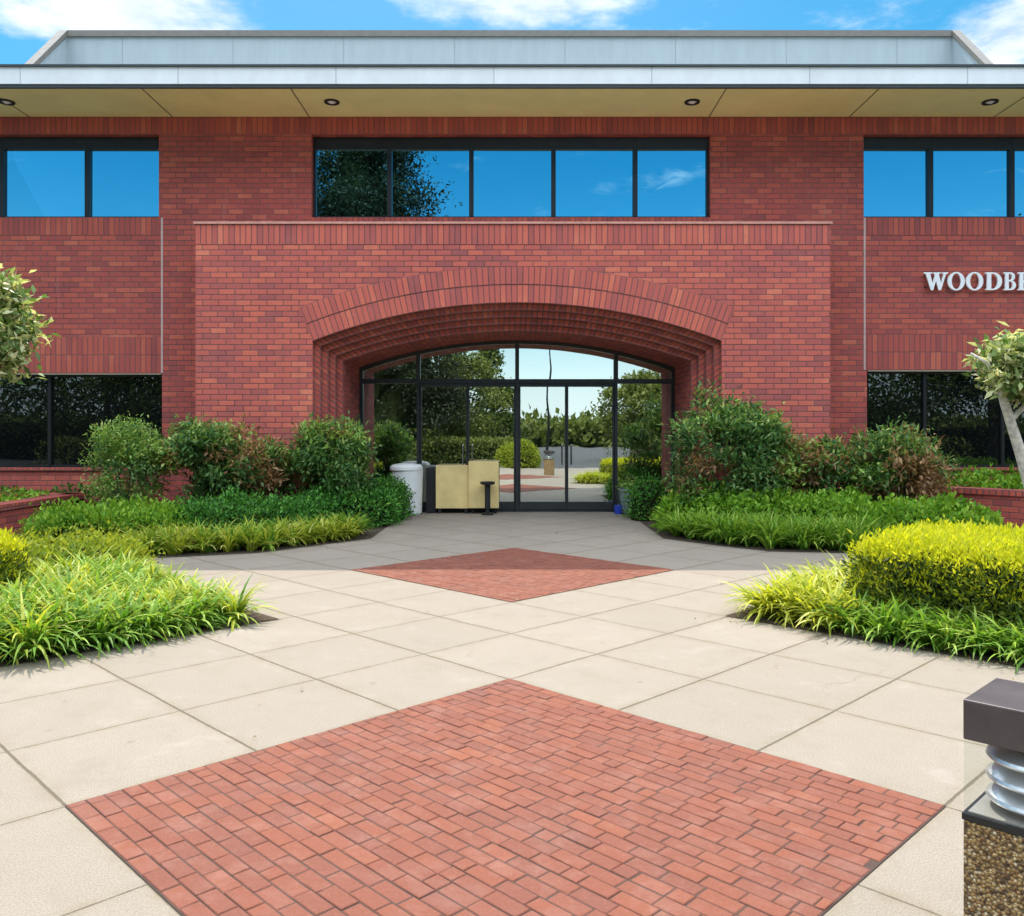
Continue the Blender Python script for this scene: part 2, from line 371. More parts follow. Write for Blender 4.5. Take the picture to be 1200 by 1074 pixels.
def pavers(cy,name):
    hb=1.88; g=G(); n=35; w_=hb*S2/n; ln=hb*S2/17; L_=hb*S2
    a0=-L_/2; c=(X0,cy)
    def P2(s,t): # s along (1,-1)/sqrt2 (to the right and nearer), t along (1,1)/sqrt2
        return (c[0]+(s+t)/S2, c[1]+(-s+t)/S2)
    j=.0030
    for r in range(n):
        t0=a0+r*w_; t1=t0+w_; s=a0; off=(.5 if r%2 else 0)+random.choice([0,0,.25,-.15])
        cuts=[a0]
        q=a0+ln*(off if off>0.12 else 1)
        while q<a0+L_-.02:
            cuts.append(q+random.uniform(-.006,.006)); q+=ln*random.choice([1,1,1,1,1,1,.5])
        cuts.append(a0+L_)
        for s0,s1 in zip(cuts[:-1],cuts[1:]):
            if s1-s0<.03: continue
            z=.007+random.uniform(-.0018,.0018); tl=[random.uniform(-.0012,.0012) for _ in range(4)]
            jj=j*random.uniform(.35,1.3); e=.0035
            i=len(g.v)
            o=[(s0+jj,t0+j*.8),(s1-jj,t0+j*.8),(s1-jj,t1-j*.8),(s0+jj,t1-j*.8)]
            inn=[(s0+jj+e,t0+j*.8+e),(s1-jj-e,t0+j*.8+e),(s1-jj-e,t1-j*.8-e),(s0+jj+e,t1-j*.8-e)]
            for k,(a,b) in enumerate(o): x,y=P2(a,b); g.v.append((x,y,.0)); 
            for k,(a,b) in enumerate(o): x,y=P2(a,b); g.v.append((x,y,z-.0028+tl[k]))
            for k,(a,b) in enumerate(inn): x,y=P2(a,b); g.v.append((x,y,z+tl[k]))
            g.f.append((i+8,i+9,i+10,i+11)); g.m.append(0); g.uv.append(None)
            for k in range(4):
                k2=(k+1)%4
                g.f.append((i+k,i+k2,i+4+k2,i+4+k)); g.m.append(0); g.uv.append(None)
                g.f.append((i+4+k,i+4+k2,i+8+k2,i+8+k)); g.m.append(0); g.uv.append(None)
    q=[P2(a0-.004,a0-.004),P2(-a0+.004,a0-.004),P2(-a0+.004,-a0+.004),P2(a0-.004,-a0+.004)]
    g.face([(x,y,.0035) for x,y in q],1)
    return tag(mk(name,g,[PAV,JOINT],weld=False),kind='structure')
pavers(Y0-1.88,'brick_paving'); pavers(Y0-1.88+5*PP*S2,'brick_paving')

def soil(poly):
    g=G(); g.face([(x,y,.005) for x,y in poly]); return tag(mk('soil',g,MULCH),kind='structure')
NL=[ab(-.15,2.66),ab(-6.5,2.66),ab(-6.5,7.5),ab(-.25,7.5)]
NR=[ab(2.66,.03),ab(8.0,.03),ab(8.0,-6.5),ab(2.66,-6.5)]
FL=[(-2.2,16.6),(-2.2,12.85),(-3.45,11.3),(-4.6,10.85),(-5.3,11.1),(-7.6,13.3),(-7.8,16.6)]
FR=[(2.2,16.6),(2.2,12.85),(2.45,12.5),(3.4,11.45),(4.5,11.3),(7.4,14.2),(7.8,16.6)]
for p in (NL,NR,FL,FR): soil(p if p is not NL else p)

# ---------------------------------------------------------------- building
YW=16.1; YP=15.1; YG=17.2; YE=14.7; ZS=7.555
B=tag(empty('office_building',(0,YW,0)),'two storey red brick office building with arched entrance portal and flat overhanging roof','building')
XL,XR=-17.0,17.0
wins=[(-13.0,-6.76,5.66,7.22),(-3.88,3.65,5.66,7.22),(6.54,13.0,5.66,7.22),(-13.0,-6.70,.93,2.71),(6.60,13.0,.93,2.77)]
opening=(-3.9,3.9,0,4.2)
xs=sorted({XL,XR,*[a for w_ in wins for a in w_[:2]],-3.9,3.9}); zs=sorted({-.1,0,ZS+.1,4.2,*[a for w_ in wins for a in w_[2:]]})
g=G()
for x0,x1 in zip(xs[:-1],xs[1:]):
    for z0,z1 in zip(zs[:-1],zs[1:]):
        mx_,mz=(x0+x1)/2,(z0+z1)/2
        if any(a<mx_<b and c<mz<e for a,b,c,e in wins+[opening]): continue
        g.face([(x0,YW,z0),(x1,YW,z0),(x1,YW,z1),(x0,YW,z1)])
for a,b,c,e in wins:   # reveals
    y1=YW+.3
    g.face([(a,YW,c),(a,y1,c),(a,y1,e),(a,YW,e)]); g.face([(b,y1,c),(b,YW,c),(b,YW,e),(b,y1,e)])
    g.face([(a,YW,c),(b,YW,c),(b,y1,c),(a,y1,c)]); g.face([(a,y1,e),(b,y1,e),(b,YW,e),(a,YW,e)])
for x in (XL,XR):
    g.face([(x,YW,-.1),(x,34,-.1),(x,34,ZS+.1),(x,YW,ZS+.1)])
g.face([(XR,34,-.1),(XL,34,-.1),(XL,34,ZS+.1),(XR,34,ZS+.1)])
mk('wall',g,MB,B)

# soldier courses, 3 mm proud of the wall
def band(x0,x1,z0,z1,y=YW,t=.003,gg=None): (gg or g).box(x0,x1,y-t,y+.02,z0,z1,skip='k')
def band_uv(x0,x1,z0,z1,h,y=YW,t=.003,gg=None):
    gg=gg or g; gg.face([(x0,y-t,z0),(x1,y-t,z0),(x1,y-t,z1),(x0,y-t,z1)],0,[(x0,0),(x1,0),(x1,h),(x0,h)])
    gg.face([(x0,y,z0),(x1,y,z0),(x1,y-t,z0),(x0,y-t,z0)]); gg.face([(x0,y-t,z1),(x1,y-t,z1),(x1,y,z1),(x0,y,z1)])
def course(*a): g=G(); band_uv(*a,gg=g); mk('soldier_course',g,MS,B)
course(XL,XR,7.225,7.55,.345)
for x0,x1 in ((-13.0,-6.76),(6.54,13.0)): course(x0,x1,5.655-.34,5.655,.345)
course(-13.0,-6.70,2.715,3.40,.69); course(6.60,13.0,2.775,3.45,.69)
course(-3.88,3.65,5.5,5.655,.172)
for x,z0 in ((-6.70,2.72),(6.555,2.78)): g=G(); g.box(x-.018,x+.018,YW-.006,YW+.01,z0,5.65); mk('expansion_joint',g,CAULK,B)
for a,b in ((-13.0,-6.70),(6.60,13.0)): g=G(); g.box(a,b,YW-.045,YW+.29,.88,.935); mk('sill',g,MH,B)
STL=simple('weathered steel lintel',(.28,.24,.17),.6)
for a,b,z in ((-13.0,-6.72,2.69),(6.62,13.0,2.75)): g=G(); g.box(a,b,YW-.004,YW+.1,z,z+.024); mk('lintel_plate',g,STL,B)

# ---- window bands
def window(x0,x1,z0,z1,mull,head,glass,fw=.05,mw=.085):
    yf=YW+.14; yg=YW+.19
    g=G(); g.box(x0,x1,yf,yf+.1,z1-head,z1); g.box(x0,x1,yf,yf+.1,z0,z0+fw)
    g.box(x0,x0+fw,yf+.001,yf+.1,z0+fw,z1-head); g.box(x1-fw,x1,yf+.001,yf+.1,z0+fw,z1-head)
    for x in mull: g.box(x-mw/2,x+mw/2,yf-.01,yf+.1,z0+fw,z1-head)
    if head>.1:
        for x in mull: g.box(x-.008,x+.008,yf-.006,yf+.01,z1-head,z1)
    f=mk('window',g,DARK,B)
    e=[x0+fw]+[q for x in mull for q in (x-mw/2,x+mw/2)]+[x1-fw]
    for i in range(0,len(e),2):
        dy=random.uniform(-.005,.005); dz=random.uniform(-.005,.005)
        p=G(); p.face([(e[i],yg+dy,z0+fw),(e[i+1],yg-dy,z0+fw),(e[i+1],yg-dy+dz,z1-head),(e[i],yg+dy+dz,z1-head)])
        mk('pane',p,glass,f)
K=.0163
window(-3.88,3.65,5.66,7.22,[(x-606)*K for x in (457,552.5,648.5,744)],.235,GLASS)
window(-13,-6.76,5.66,7.22,[(x-606)*K for x in (104,4,-96)],.235,GLASS,mw=.09)
window(6.54,13,5.66,7.22,[(x-606)*K for x in (1089,1184,1280)],.235,GLASS,mw=.09)
window(-13,-6.70,.93,2.71,[(x-606)*K for x in (60,-85)],.05,GLASSL,mw=.06)
window(6.60,13,.93,2.77,[(x-606)*K for x in (1082,1173,1270)],.05,GLASSL,mw=.06)
g=G()  # dark blind room boxes behind nothing: back of the facade
g.box(XL+.3,-4.4,YW+.45,33.7,.02,ZS-.1); g.box(4.4,XR-.3,YW+.45,33.7,.02,ZS-.1); g.box(-4.39,4.39,YW+.45,33.7,4.3,ZS-.1)
mk('interior_block',g,BLACK,B)

# ---- roof
g=G(); g.box(XL-1.4,XR+1.4,YE,YE+.06,7.605,7.895); mk('fascia',g,WHITEM,B)
g=G(); g.box(XL-1.45,XR+1.45,YE-.035,YE+.4,7.895,7.93); g.box(XL-1.4,XR+1.4,YE+.02,YE+.08,7.55,7.605)
mk('fascia_trim',g,simple('dark grey metal trim',(.035,.045,.05),.4),B)
SEAM=simple('seam shadow gap',(.42,.46,.48),.6)
for i in range(-3,4):
    g=G(); x=-.4+i*2.72; g.box(x-.006,x+.006,YE-.004,YE+.01,7.61,7.893); mk('fascia_seam',g,SEAM,B)
g=G(); g.box(XL-1.4,XR+1.4,YE+.081,YW+.2,ZS,ZS+.05); mk('soffit',g,SOFF,B)
SJ=simple('soffit joint',(.22,.19,.09),.8)
for x in (-9.2,-6.5,-3.92,3.62,6.27,9): g=G(); g.box(x-.011,x+.011,YE+.09,YW,ZS-.005,ZS+.01); mk('soffit_joint',g,SJ,B)
g=G(); g.box(XL-1.4,XR+1.4,YE+.4,35,7.86,7.915); mk('roof',g,ROOFM,B)
for x in ((8-606)*K*.943,(389-606)*K*.943,(811-606)*K*.943,(1160-606)*K*.943):
    y=15.36; g=G(); g.lathe([(.085,ZS-.001),(.085,ZS-.022),(.135,ZS-.022),(.14,ZS-.001)],x,y,22)
    f=mk('soffit_light',g,BLACK,B,smooth=False)
    g=G(); g.lathe([(0,ZS-.03),(.045,ZS-.028),(.06,ZS-.012),(.085,ZS-.004)],x,y,16)
    mk('lamp_lens',g,LETTER,f,smooth=True)
# roof screen (recessed plant screen with wings that slope down towards the front)
xa,xb=-10.55,10.2; yb,yf=20.0,18.55
g=G(); g.box(xa,xb,yb,yb+.1,7.9,10.86)
for x,t in ((xa,-.1),(xb,.1)):
    for xx in (x,x+t): g.face([(xx,yb+.1,7.9),(xx,yf,7.9),(xx,yf,9.45),(xx,yb,10.86),(xx,yb+.1,10.86)])
    g.face([(x,yf,7.9),(x+t,yf,7.9),(x+t,yf,9.45),(x,yf,9.45)]); g.face([(x,yf,9.45),(x+t,yf,9.45),(x+t,yb,10.86),(x,yb,10.86)])
    g.face([(x,yf,7.9),(x,yf,8.2),(x*1.1,yf-1,7.9)])
scr=mk('roof_screen',g,SCREEN,B)
g=G(); g.box(xa-.15,xb+.15,yb-.06,yb+.16,10.862,11.0)
for x,t in ((xa+.04,-.19),(xb-.04,.19)):
    a=[(x,yb-.06,10.863),(x,yf-.02,9.453),(x,yf-.02,9.60),(x,yb-.06,11.0)]; b=[(p[0]+t,p[1],p[2]) for p in a]
    g.face(a); g.face(b); 
    for i in range(4): j=(i+1)%4; g.face([a[i],a[j],b[j],b[i]])
mk('coping',g,TRIM,scr)
SS=simple('screen seam',(.3,.35,.37),.6)
for i in range(8):
    g=G(); x=xa+(i+.5)*(xb-xa)/8; g.box(x-.005,x+.005,yb-.006,yb+.01,7.95,10.85); mk('panel_seam',g,SS,scr)

# ---- entrance portal
PXL,PXR=-5.69,5.54; PZ=5.3; CZ=-6.085; RR=[9.98-.11*i for i in range(5)]; HW=[3.62-.11*i for i in range(5)]
def prof(i,n=40,z0=0):
    th=math.asin(HW[i]/RR[i]); pts=[(-HW[i],z0)]
    for k in range(n+1):
        t=-th+2*th*k/n; pts.append((RR[i]*math.sin(t),CZ+RR[i]*math.cos(t)))
    pts.append((HW[i],z0)); return pts
g=G(); P0=prof(0)
g.face([(PXL,YP,-.1),(P0[0][0],YP,-.1),(P0[1][0],YP,P0[1][1]),(P0[1][0],YP,PZ),(PXL,YP,PZ)])
g.face([(P0[-1][0],YP,-.1),(PXR,YP,-.1),(PXR,YP,PZ),(P0[-2][0],YP,PZ),(P0[-2][0],YP,P0[-2][1])])
for a,b in zip(P0[1:-2],P0[2:-1]): g.face([(a[0],YP,a[1]),(b[0],YP,b[1]),(b[0],YP,PZ),(a[0],YP,PZ)])
g.face([(PXL,YW,-.1),(PXL,YP,-.1),(PXL,YP,PZ),(PXL,YW,PZ)]); g.face([(PXR,YP,-.1),(PXR,YW,-.1),(PXR,YW,PZ),(PXR,YP,PZ)])
g.face([(PXL,YP,PZ),(PXR,YP,PZ),(PXR,YW,PZ),(PXL,YW,PZ)])
por=mk('portal',g,MP,B)
g=G(); band_uv(PXL,PXR,4.92,5.285,.38,YP,.004,g); g.face([(PXL-.004,YW,4.92),(PXL-.004,YP-.004,4.92),(PXL-.004,YP-.004,5.285),(PXL-.004,YW,5.285)])
mk('soldier_course',g,MSP,por)
g=G(); g.box(PXL-.03,PXR+.03,YP-.03,YW-.002,5.286,5.325); mk('coping',g,LITEDGE,por)  # thin strip whose pale pink paints the lit top edge
# arch rings: two rings of radial bricks
g=G(); th=math.asin(HW[0]/RR[0]); n=60
for ri,(r0,r1) in enumerate(((9.98,10.30),(10.303,10.62))):
    yy=YP-.004-(.006 if ri else 0)
    for k in range(n):
        t0=-th+2*th*k/n; t1=-th+2*th*(k+1)/n
        p=[(r*math.sin(t),yy,CZ+r*math.cos(t)) for r,t in ((r0,t0),(r0,t1),(r1,t1),(r1,t0))]
        g.face(p,0,[(t0*10.3,ri*.32),(t1*10.3,ri*.32),(t1*10.3,ri*.32+.32),(t0*10.3,ri*.32+.32)])
        if True:
            q=[(r1*math.sin(t),y,CZ+r1*math.cos(t)) for t,y in ((t0,yy),(t1,yy),(t1,YP+.01),(t0,YP+.01))]; g.face(q)
    for t in (-th,th):
        g.face([(r0*math.sin(t),yy,CZ+r0*math.cos(t)),(r1*math.sin(t),yy,CZ+r1*math.cos(t)),(r1*math.sin(t),YP+.01,CZ+r1*math.cos(t)),(r0*math.sin(t),YP+.01,CZ+r0*math.cos(t))])
mk('arch_ring',g,MR,por)
def arclen(pts):
    s=[0]
    for a,b in zip(pts[:-1],pts[1:]): s.append(s[-1]+math.hypot(b[0]-a[0],b[1]-a[1]))
    return s
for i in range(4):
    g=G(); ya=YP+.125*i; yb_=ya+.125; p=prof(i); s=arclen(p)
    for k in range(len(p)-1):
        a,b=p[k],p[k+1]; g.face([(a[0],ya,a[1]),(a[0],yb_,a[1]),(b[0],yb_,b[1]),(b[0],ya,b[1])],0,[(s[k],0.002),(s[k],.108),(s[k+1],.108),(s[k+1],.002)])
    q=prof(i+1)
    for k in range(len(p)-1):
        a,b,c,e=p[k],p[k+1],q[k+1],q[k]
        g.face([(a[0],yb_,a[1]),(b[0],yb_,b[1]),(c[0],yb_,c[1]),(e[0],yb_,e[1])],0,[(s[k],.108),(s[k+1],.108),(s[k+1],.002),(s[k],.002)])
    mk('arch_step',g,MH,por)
g=G(); p=prof(4); s=arclen(p); ya=YP+.5
for k in range(len(p)-1):
    a,b=p[k],p[k+1]; g.face([(a[0],ya,a[1]),(a[0],YG+.12,a[1]),(b[0],YG+.12,b[1]),(b[0],ya,b[1])],0,[(ya,s[k]),(YG+.12,s[k]),(YG+.12,s[k+1]),(ya,s[k+1])])
mk('reveal',g,MB,por)
# ---- glazed entrance screen
ent=empty('entrance_screen',(0,YG,0),B)
p=prof(4); hw=HW[4]; zt=2.63
def ztop(x): return CZ+math.sqrt(RR[4]**2-x*x)
g=G(); fw=.07; q=[(a*(1-fw/hw),z-fw if z>0 else z) for a,z in p]
for k in range(len(p)-1):
    a,b,c,e=p[k],p[k+1],q[k+1],q[k]
    g.face([(a[0],YG,a[1]),(b[0],YG,b[1]),(c[0],YG,c[1]),(e[0],YG,e[1])]); g.face([(e[0],YG,e[1]),(c[0],YG,c[1]),(c[0],YG+.1,c[1]),(e[0],YG+.1,e[1])])
g.box(-hw,hw,YG-.012,YG+.1,zt-.045,zt+.045)
g.box(-hw,-1.99,YG-.006,YG+.1,.0,.1); g.box(1.99,hw,YG-.006,YG+.1,.0,.1); g.box(-1.99,1.99,YG-.004,YG+.1,0,.03)
for x in (-1.995,0,1.995): g.box(x-.03,x+.03,YG-.02,YG+.1,.0,zt-.045); g.box(x-.04,x+.04,YG-.016,YG+.1,zt+.045,ztop(x)-.03)
mk('frame',g,FRAME,ent)
xsn=[-hw+.07,-1.995,0,1.995,hw-.07]
for x0,x1 in zip(xsn[:-1],xsn[1:]):
    g=G(); n=10; dy=random.uniform(-.004,.004)
    xx=[x0+(x1-x0)*k/n for k in range(n+1)]
    g.face([(x0,YG+.05+dy,zt+.03),(x1,YG+.05-dy,zt+.03)]+[(x,YG+.05+dy*(1-2*(x-x0)/(x1-x0)),ztop(x)-.04) for x in reversed(xx)])
    mk('transom_pane',g,GLASSE,ent)
for x0,x1 in ((-hw+.07,-2.03),(2.03,hw-.07)):
    g=G(); dy=random.uniform(-.003,.003)
    g.face([(x0,YG+.05+dy,.09),(x1,YG+.05-dy,.09),(x1,YG+.05-dy,zt-.03),(x0,YG+.05+dy,zt-.03)]); mk('side_pane',g,GLASSE,ent)
for i,(x0,x1) in enumerate(((-1.96,-1.0),(-1.0,-.035),(.035,1.0),(1.0,1.96))):
    g=G(); a,b=x0+.004,x1-.004; s=.03
    for bx in ((a,a+s,.04,zt-.05),(b-s,b,.04,zt-.05),(a+s,b-s,.04,.2),(a+s,b-s,zt-.11,zt-.05)): g.box(bx[0],bx[1],YG+.02,YG+.07,bx[2],bx[3])
    dr=mk('door',g,FRAME,B)
    g=G(); dy=random.uniform(-.004,.004); g.face([(a+s,YG+.045+dy,.2),(b-s,YG+.045-dy,.2),(b-s,YG+.045-dy,zt-.11),(a+s,YG+.045+dy,zt-.11)]); mk('pane',g,GLASSE,dr)
    hx=b-.09 if i%2==0 else a+.09; g=G(); g.tube([(hx,YG+.02,.95),(hx,YG-.045,.96),(hx,YG-.045,1.34),(hx,YG+.02,1.35)],[.012]*4,8)
    mk('handle',g,simple('brushed steel',(.45,.46,.47),.3,metal=1),dr)
# lobby behind the glass
g=G()
g.face([(-4.2,YG+.13,0.001),(4.2,YG+.13,0.001),(4.2,24,0.001),(-4.2,24,0.001)],1)
g.face([(-4.2,24,0),(4.2,24,0),(4.2,24,4.2),(-4.2,24,4.2)]); g.face([(-4.2,YG+.13,4.2),(4.2,YG+.13,4.2),(4.2,24,4.2),(-4.2,24,4.2)])
g.face([(-4.2,YG+.13,0),(-4.2,24,0),(-4.2,24,4.2),(-4.2,YG+.13,4.2)]); g.face([(4.2,YG+.13,0),(4.2,24,0),(4.2,24,4.2),(4.2,YG+.13,4.2)])
g.box(-1.6,1.2,21.5,22.2,.002,1.1,1)
mk('lobby',g,[LOBW,LOBF],B)

# ---------------------------------------------------------------- sign letters
def arc(cx,cy,rx,ry,a0,a1,n=14): return [(cx+rx*math.cos(R(a0+(a1-a0)*k/n)),cy+ry*math.sin(R(a0+(a1-a0)*k/n))) for k in range(n+1)]
LET={
'W':(1.36,[[(0,1),(.46,1),(.46,.94),(.36,.91),(.49,.38),(.62,.80),(.59,.91),(.52,.94),(.52,1),(.93,1),(.93,.94),(.84,.91),(.97,.38),(1.10,.88),(1.08,.92),(1.0,.94),(1.0,1),(1.36,1),(1.36,.94),(1.24,.90),(.96,0),(.82,0),(.68,.52),(.53,0),(.39,0),(.11,.90),(0,.94)]]),
'O':(1.0,[arc(.49,.5,.49,.52,0,350,30),arc(.49,.5,.26,.44,0,350,30)]),
'D':(.98,[[(0,1)]+[(.42,1)]+arc(.42,.5,.54,.5,88,-88,20)+[(.42,0),(0,0),(0,.06),(.10,.10),(.10,.90),(0,.94)],[(.34,.92)]+arc(.42,.5,.29,.42,90,-90,16)+[(.34,.08)]]),
'B':(.84,[[(0,1),(.42,1)]+arc(.44,.755,.30,.245,88,-62,12)+arc(.46,.275,.34,.275,62,-88,14)+[(.44,0),(0,0),(0,.06),(.10,.10),(.10,.90),(0,.94)],
     [(.33,.92)]+arc(.40,.745,.14,.175,90,-90,10)+[(.33,.57)],[(.33,.49)]+arc(.41,.285,.17,.205,90,-90,10)+[(.33,.08)]]),
'R':(.98,[[(0,1),(.45,1)]+arc(.46,.735,.32,.265,88,-60,14)+[(.92,.08),(1.0,.06),(1.0,0),(.70,0),(.40,.45),(.33,.45),(.33,.10),(.43,.06),(.43,0),(0,0),(0,.06),(.10,.10),(.10,.90),(0,.94)],
     [(.33,.92)]+arc(.42,.735,.13,.185,90,-90,10)+[(.33,.55)]]),
}
SG=tag(empty('building_sign',(8.5,YW,4.27)),'white serif capital letters WOODBR fixed on the upper right brick wall','sign')
hgt=.335
for ch,xl,xr in (('W',1081.5,1110),('O',1109.5,1130),('O',1131,1151.5),('D',1153.5,1173.5),('B',1175,1190),('R',1191.5,1211)):
    wd,polys=LET[ch]; x0=(xl-606)*.01605; sx=(xr-xl)*.01605/wd
    cu=bpy.data.curves.new('letter','CURVE'); cu.dimensions='2D'; cu.fill_mode='BOTH'; cu.extrude=.018
    for pl in polys:
        spn=cu.splines.new('POLY'); spn.points.add(len(pl)-1); spn.use_cyclic_u=True
        for pt,(x,y) in zip(spn.points,pl): pt.co=(x*sx,y*hgt,0,1)
    tmp=bpy.data.objects.new('tmp',cu); me=bpy.data.meshes.new_from_object(tmp); bpy.data.objects.remove(tmp)
    me.transform(Matrix.Translation((x0-8.5,-.07,0))@Matrix.Rotation(R(90),4,'X'))
    me.materials.clear(); me.materials.append(LETTER); me.name='letter'
    o=bpy.data.objects.new('letter',me); C.objects.link(o); o.parent=SG; WORLD[o.name]=WORLD[SG.name]
    for zq in (4.33,4.55): g=G(); g.box(x0+sx*.16,x0+sx*.16+.02,YW-.055,YW,zq,zq+.02); mk('standoff',g,DARK,o)

# ---------------------------------------------------------------- vegetation
def leaves(P,D,Nn,ln,wd,fold=0):
    """rhombic leaves: base P, direction D, face normal Nn"""
    n=len(P); D=D/np.linalg.norm(D,axis=1,keepdims=True); S=np.cross(D,Nn); S/=np.maximum(np.linalg.norm(S,axis=1,keepdims=True),1e-6)
    ln=np.broadcast_to(np.asarray(ln),(n,))[:,None]; wd=np.broadcast_to(np.asarray(wd),(n,))[:,None]
    m=P+D*ln*.45; up_=np.cross(S,D)*wd*.16; V=np.stack([P,m+S*wd*.5+up_,P+D*ln-up_*1.2,m-S*wd*.5+up_],1).reshape(-1,3)
    F=np.arange(n*4).reshape(n,4); return V,F
def rnd(n): 
    v=rng.normal(size=(n,3)); return v/np.linalg.norm(v,axis=1,keepdims=True)
def mesh_np(name,parts,mats,parent=None,origin=(0,0,0)):
    """parts: list of (V,F,slot)"""
    off=np.array(WORLD[parent.name] if parent else Vector(origin))
    Vs=[];Fs=[];Ms=[];b=0
    for V,F,s in parts:
        Vs.append(V-off); Fs.append(F+b); Ms.append(np.full(len(F),s)); b+=len(V)
    V=np.concatenate(Vs); F=np.concatenate(Fs); Mi=np.concatenate(Ms).astype(np.int32)
    me=bpy.data.meshes.new(name); me.vertices.add(len(V)); me.vertices.foreach_set('co',V.astype(np.float32).ravel())
    me.loops.add(F.size); me.loops.foreach_set('vertex_index',F.astype(np.int32).ravel())
    me.polygons.add(len(F)); me.polygons.foreach_set('loop_start',(np.arange(len(F))*4).astype(np.int32)); me.polygons.foreach_set('material_index',Mi)
    if not isinstance(mats,(list,tuple)): mats=[mats]
    for m in mats: me.materials.append(m)
    me.update(calc_edges=True); me.validate()
    o=bpy.data.objects.new(name,me); return finish(o,parent,origin)

def blades(centres,nb,length,width,lean=(.25,1.25),seg=4,droop=1.0,hs=None):
    """arching strap leaves growing from clump centres"""
    c=np.repeat(centres,nb,0); n=len(c)
    az=rng.uniform(0,2*np.pi,n); ln=length*rng.uniform(.55,1.05,n)
    if hs is not None: ln*=np.repeat(hs,nb)
    a0=rng.uniform(.05,lean[0],n); a1=a0+rng.uniform(.9,lean[1],n)
    h=np.stack([np.cos(az),np.sin(az)],1); side=np.stack([-np.sin(az),np.cos(az),np.zeros(n)],1)
    tw=rng.uniform(-.6,.6,n)[:,None]; side=side+np.stack([np.zeros(n),np.zeros(n),np.ones(n)],1)*tw*.5
    p=c.copy(); p[:,:2]+=h*rng.uniform(0,.05,n)[:,None]
    rows=[]
    for k in range(seg+1):
        t=k/seg; w_=width*(1-.95*t**2.5)*(.7+.6*min(1,t*2.5))*.5
        rows.append((p-side*w_,p+side*w_))
        ang=a0+(a1-a0)*(t**1.1)
        st=(ln/seg)[:,None]
        p=p+np.concatenate([h*np.sin(ang)[:,None],np.cos(ang)[:,None]],1)*st
    V=np.stack([q for r in rows for q in r],1)      # n, 2*(seg+1), 3
    b=(np.arange(n)*2*(seg+1))[:,None]
    F=np.concatenate([b+np.array([[2*k,2*k+1,2*k+3,2*k+2]]) for k in range(seg)],0)
    return V.reshape(-1,3),F
def inside(poly,x,y):
    r=False; n=len(poly)
    for i in range(n):
        x1,y1=poly[i]; x2,y2=poly[(i+1)%n]
        if (y1>y)!=(y2>y) and x<(x2-x1)*(y-y1)/(y2-y1)+x1: r=not r
    return r
def scatter(poly,sp,jit=.4):
    xs_=[p[0] for p in poly]; ys_=[p[1] for p in poly]; out=[]
    x=min(xs_)
    while x<max(xs_):
        y=min(ys_)
        while y<max(ys_):
            a=x+random.uniform(-jit,jit)*sp; b=y+random.uniform(-jit,jit)*sp
            if inside(poly,a,b): out.append((a,b,0))
            y+=sp
        x+=sp
    return np.array(out)

LILY=leaf_mat('variegated strap leaf',[(0,(.11,.17,.02)),(.3,(.25,.33,.03)),(.6,(.44,.48,.05)),(.85,(.62,.62,.14)),(1,(.74,.70,.36))],.42)
LILYG=leaf_mat('green strap leaf',[(0,(.05,.13,.02)),(.4,(.14,.30,.03)),(.8,(.30,.46,.06)),(1,(.52,.58,.18))],.42)
LILYY=leaf_mat('golden strap leaf',[(0,(.24,.31,.03)),(.4,(.50,.54,.03)),(1,(.72,.70,.08))],.5)
GOLD=leaf_mat('golden lit young leaf',[(0,(.30,.38,.02)),(.35,(.50,.54,.02)),(.7,(.64,.64,.025)),(1,(.76,.74,.08))],.5)  # yellow of young growth plus sunlight on hedge tops, both in the colour
GOLDD=leaf_mat('shade toned hedge leaf',[(0,(.03,.06,.015)),(.5,(.08,.13,.02)),(.8,(.18,.24,.03)),(1,(.42,.45,.05))],.35)  # darker copy for hedge sides, their shade put into the leaf colour
LIME=leaf_mat('bright green leaf',[(0,(.05,.14,.015)),(.4,(.17,.38,.03)),(1,(.42,.62,.07))],.4)
DGREEN=leaf_mat('dark green leaf',[(0,(.02,.07,.015)),(.45,(.055,.20,.03)),(.85,(.13,.36,.05)),(1,(.30,.5,.08))],.35)
YGREEN=leaf_mat('yellow green leaf',[(0,(.12,.18,.02)),(.5,(.26,.34,.03)),(1,(.48,.50,.06))],.4)
NAND=leaf_mat('heavenly bamboo leaf',[(0,(.03,.08,.03)),(.45,(.085,.20,.06)),(.8,(.20,.34,.11)),(1,(.42,.42,.18))],.35)
NANR=leaf_mat('reddish shoot leaf',[(0,(.14,.09,.05)),(.5,(.36,.19,.10)),(1,(.60,.40,.20))],.4)
NANL=leaf_mat('light green shoot leaf',[(0,(.12,.26,.05)),(.5,(.28,.48,.10)),(1,(.60,.64,.22))],.4)
MAGN=leaf_mat('pale glossy leaf',[(0,(.07,.14,.04)),(.35,(.16,.26,.08)),(.5,(.42,.50,.20)),(.85,(.78,.76,.48)),(1,(.60,.34,.16))],.4,rough=.3)
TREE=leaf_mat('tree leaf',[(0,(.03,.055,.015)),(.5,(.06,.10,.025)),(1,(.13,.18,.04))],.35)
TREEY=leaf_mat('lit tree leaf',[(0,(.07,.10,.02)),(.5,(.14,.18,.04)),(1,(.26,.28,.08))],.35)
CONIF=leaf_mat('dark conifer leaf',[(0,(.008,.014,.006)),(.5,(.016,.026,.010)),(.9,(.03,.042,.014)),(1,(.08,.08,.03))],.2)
CORE=simple('shaded twigs',(.018,.024,.010),.95,nscale=20,var=.4,spec=0)

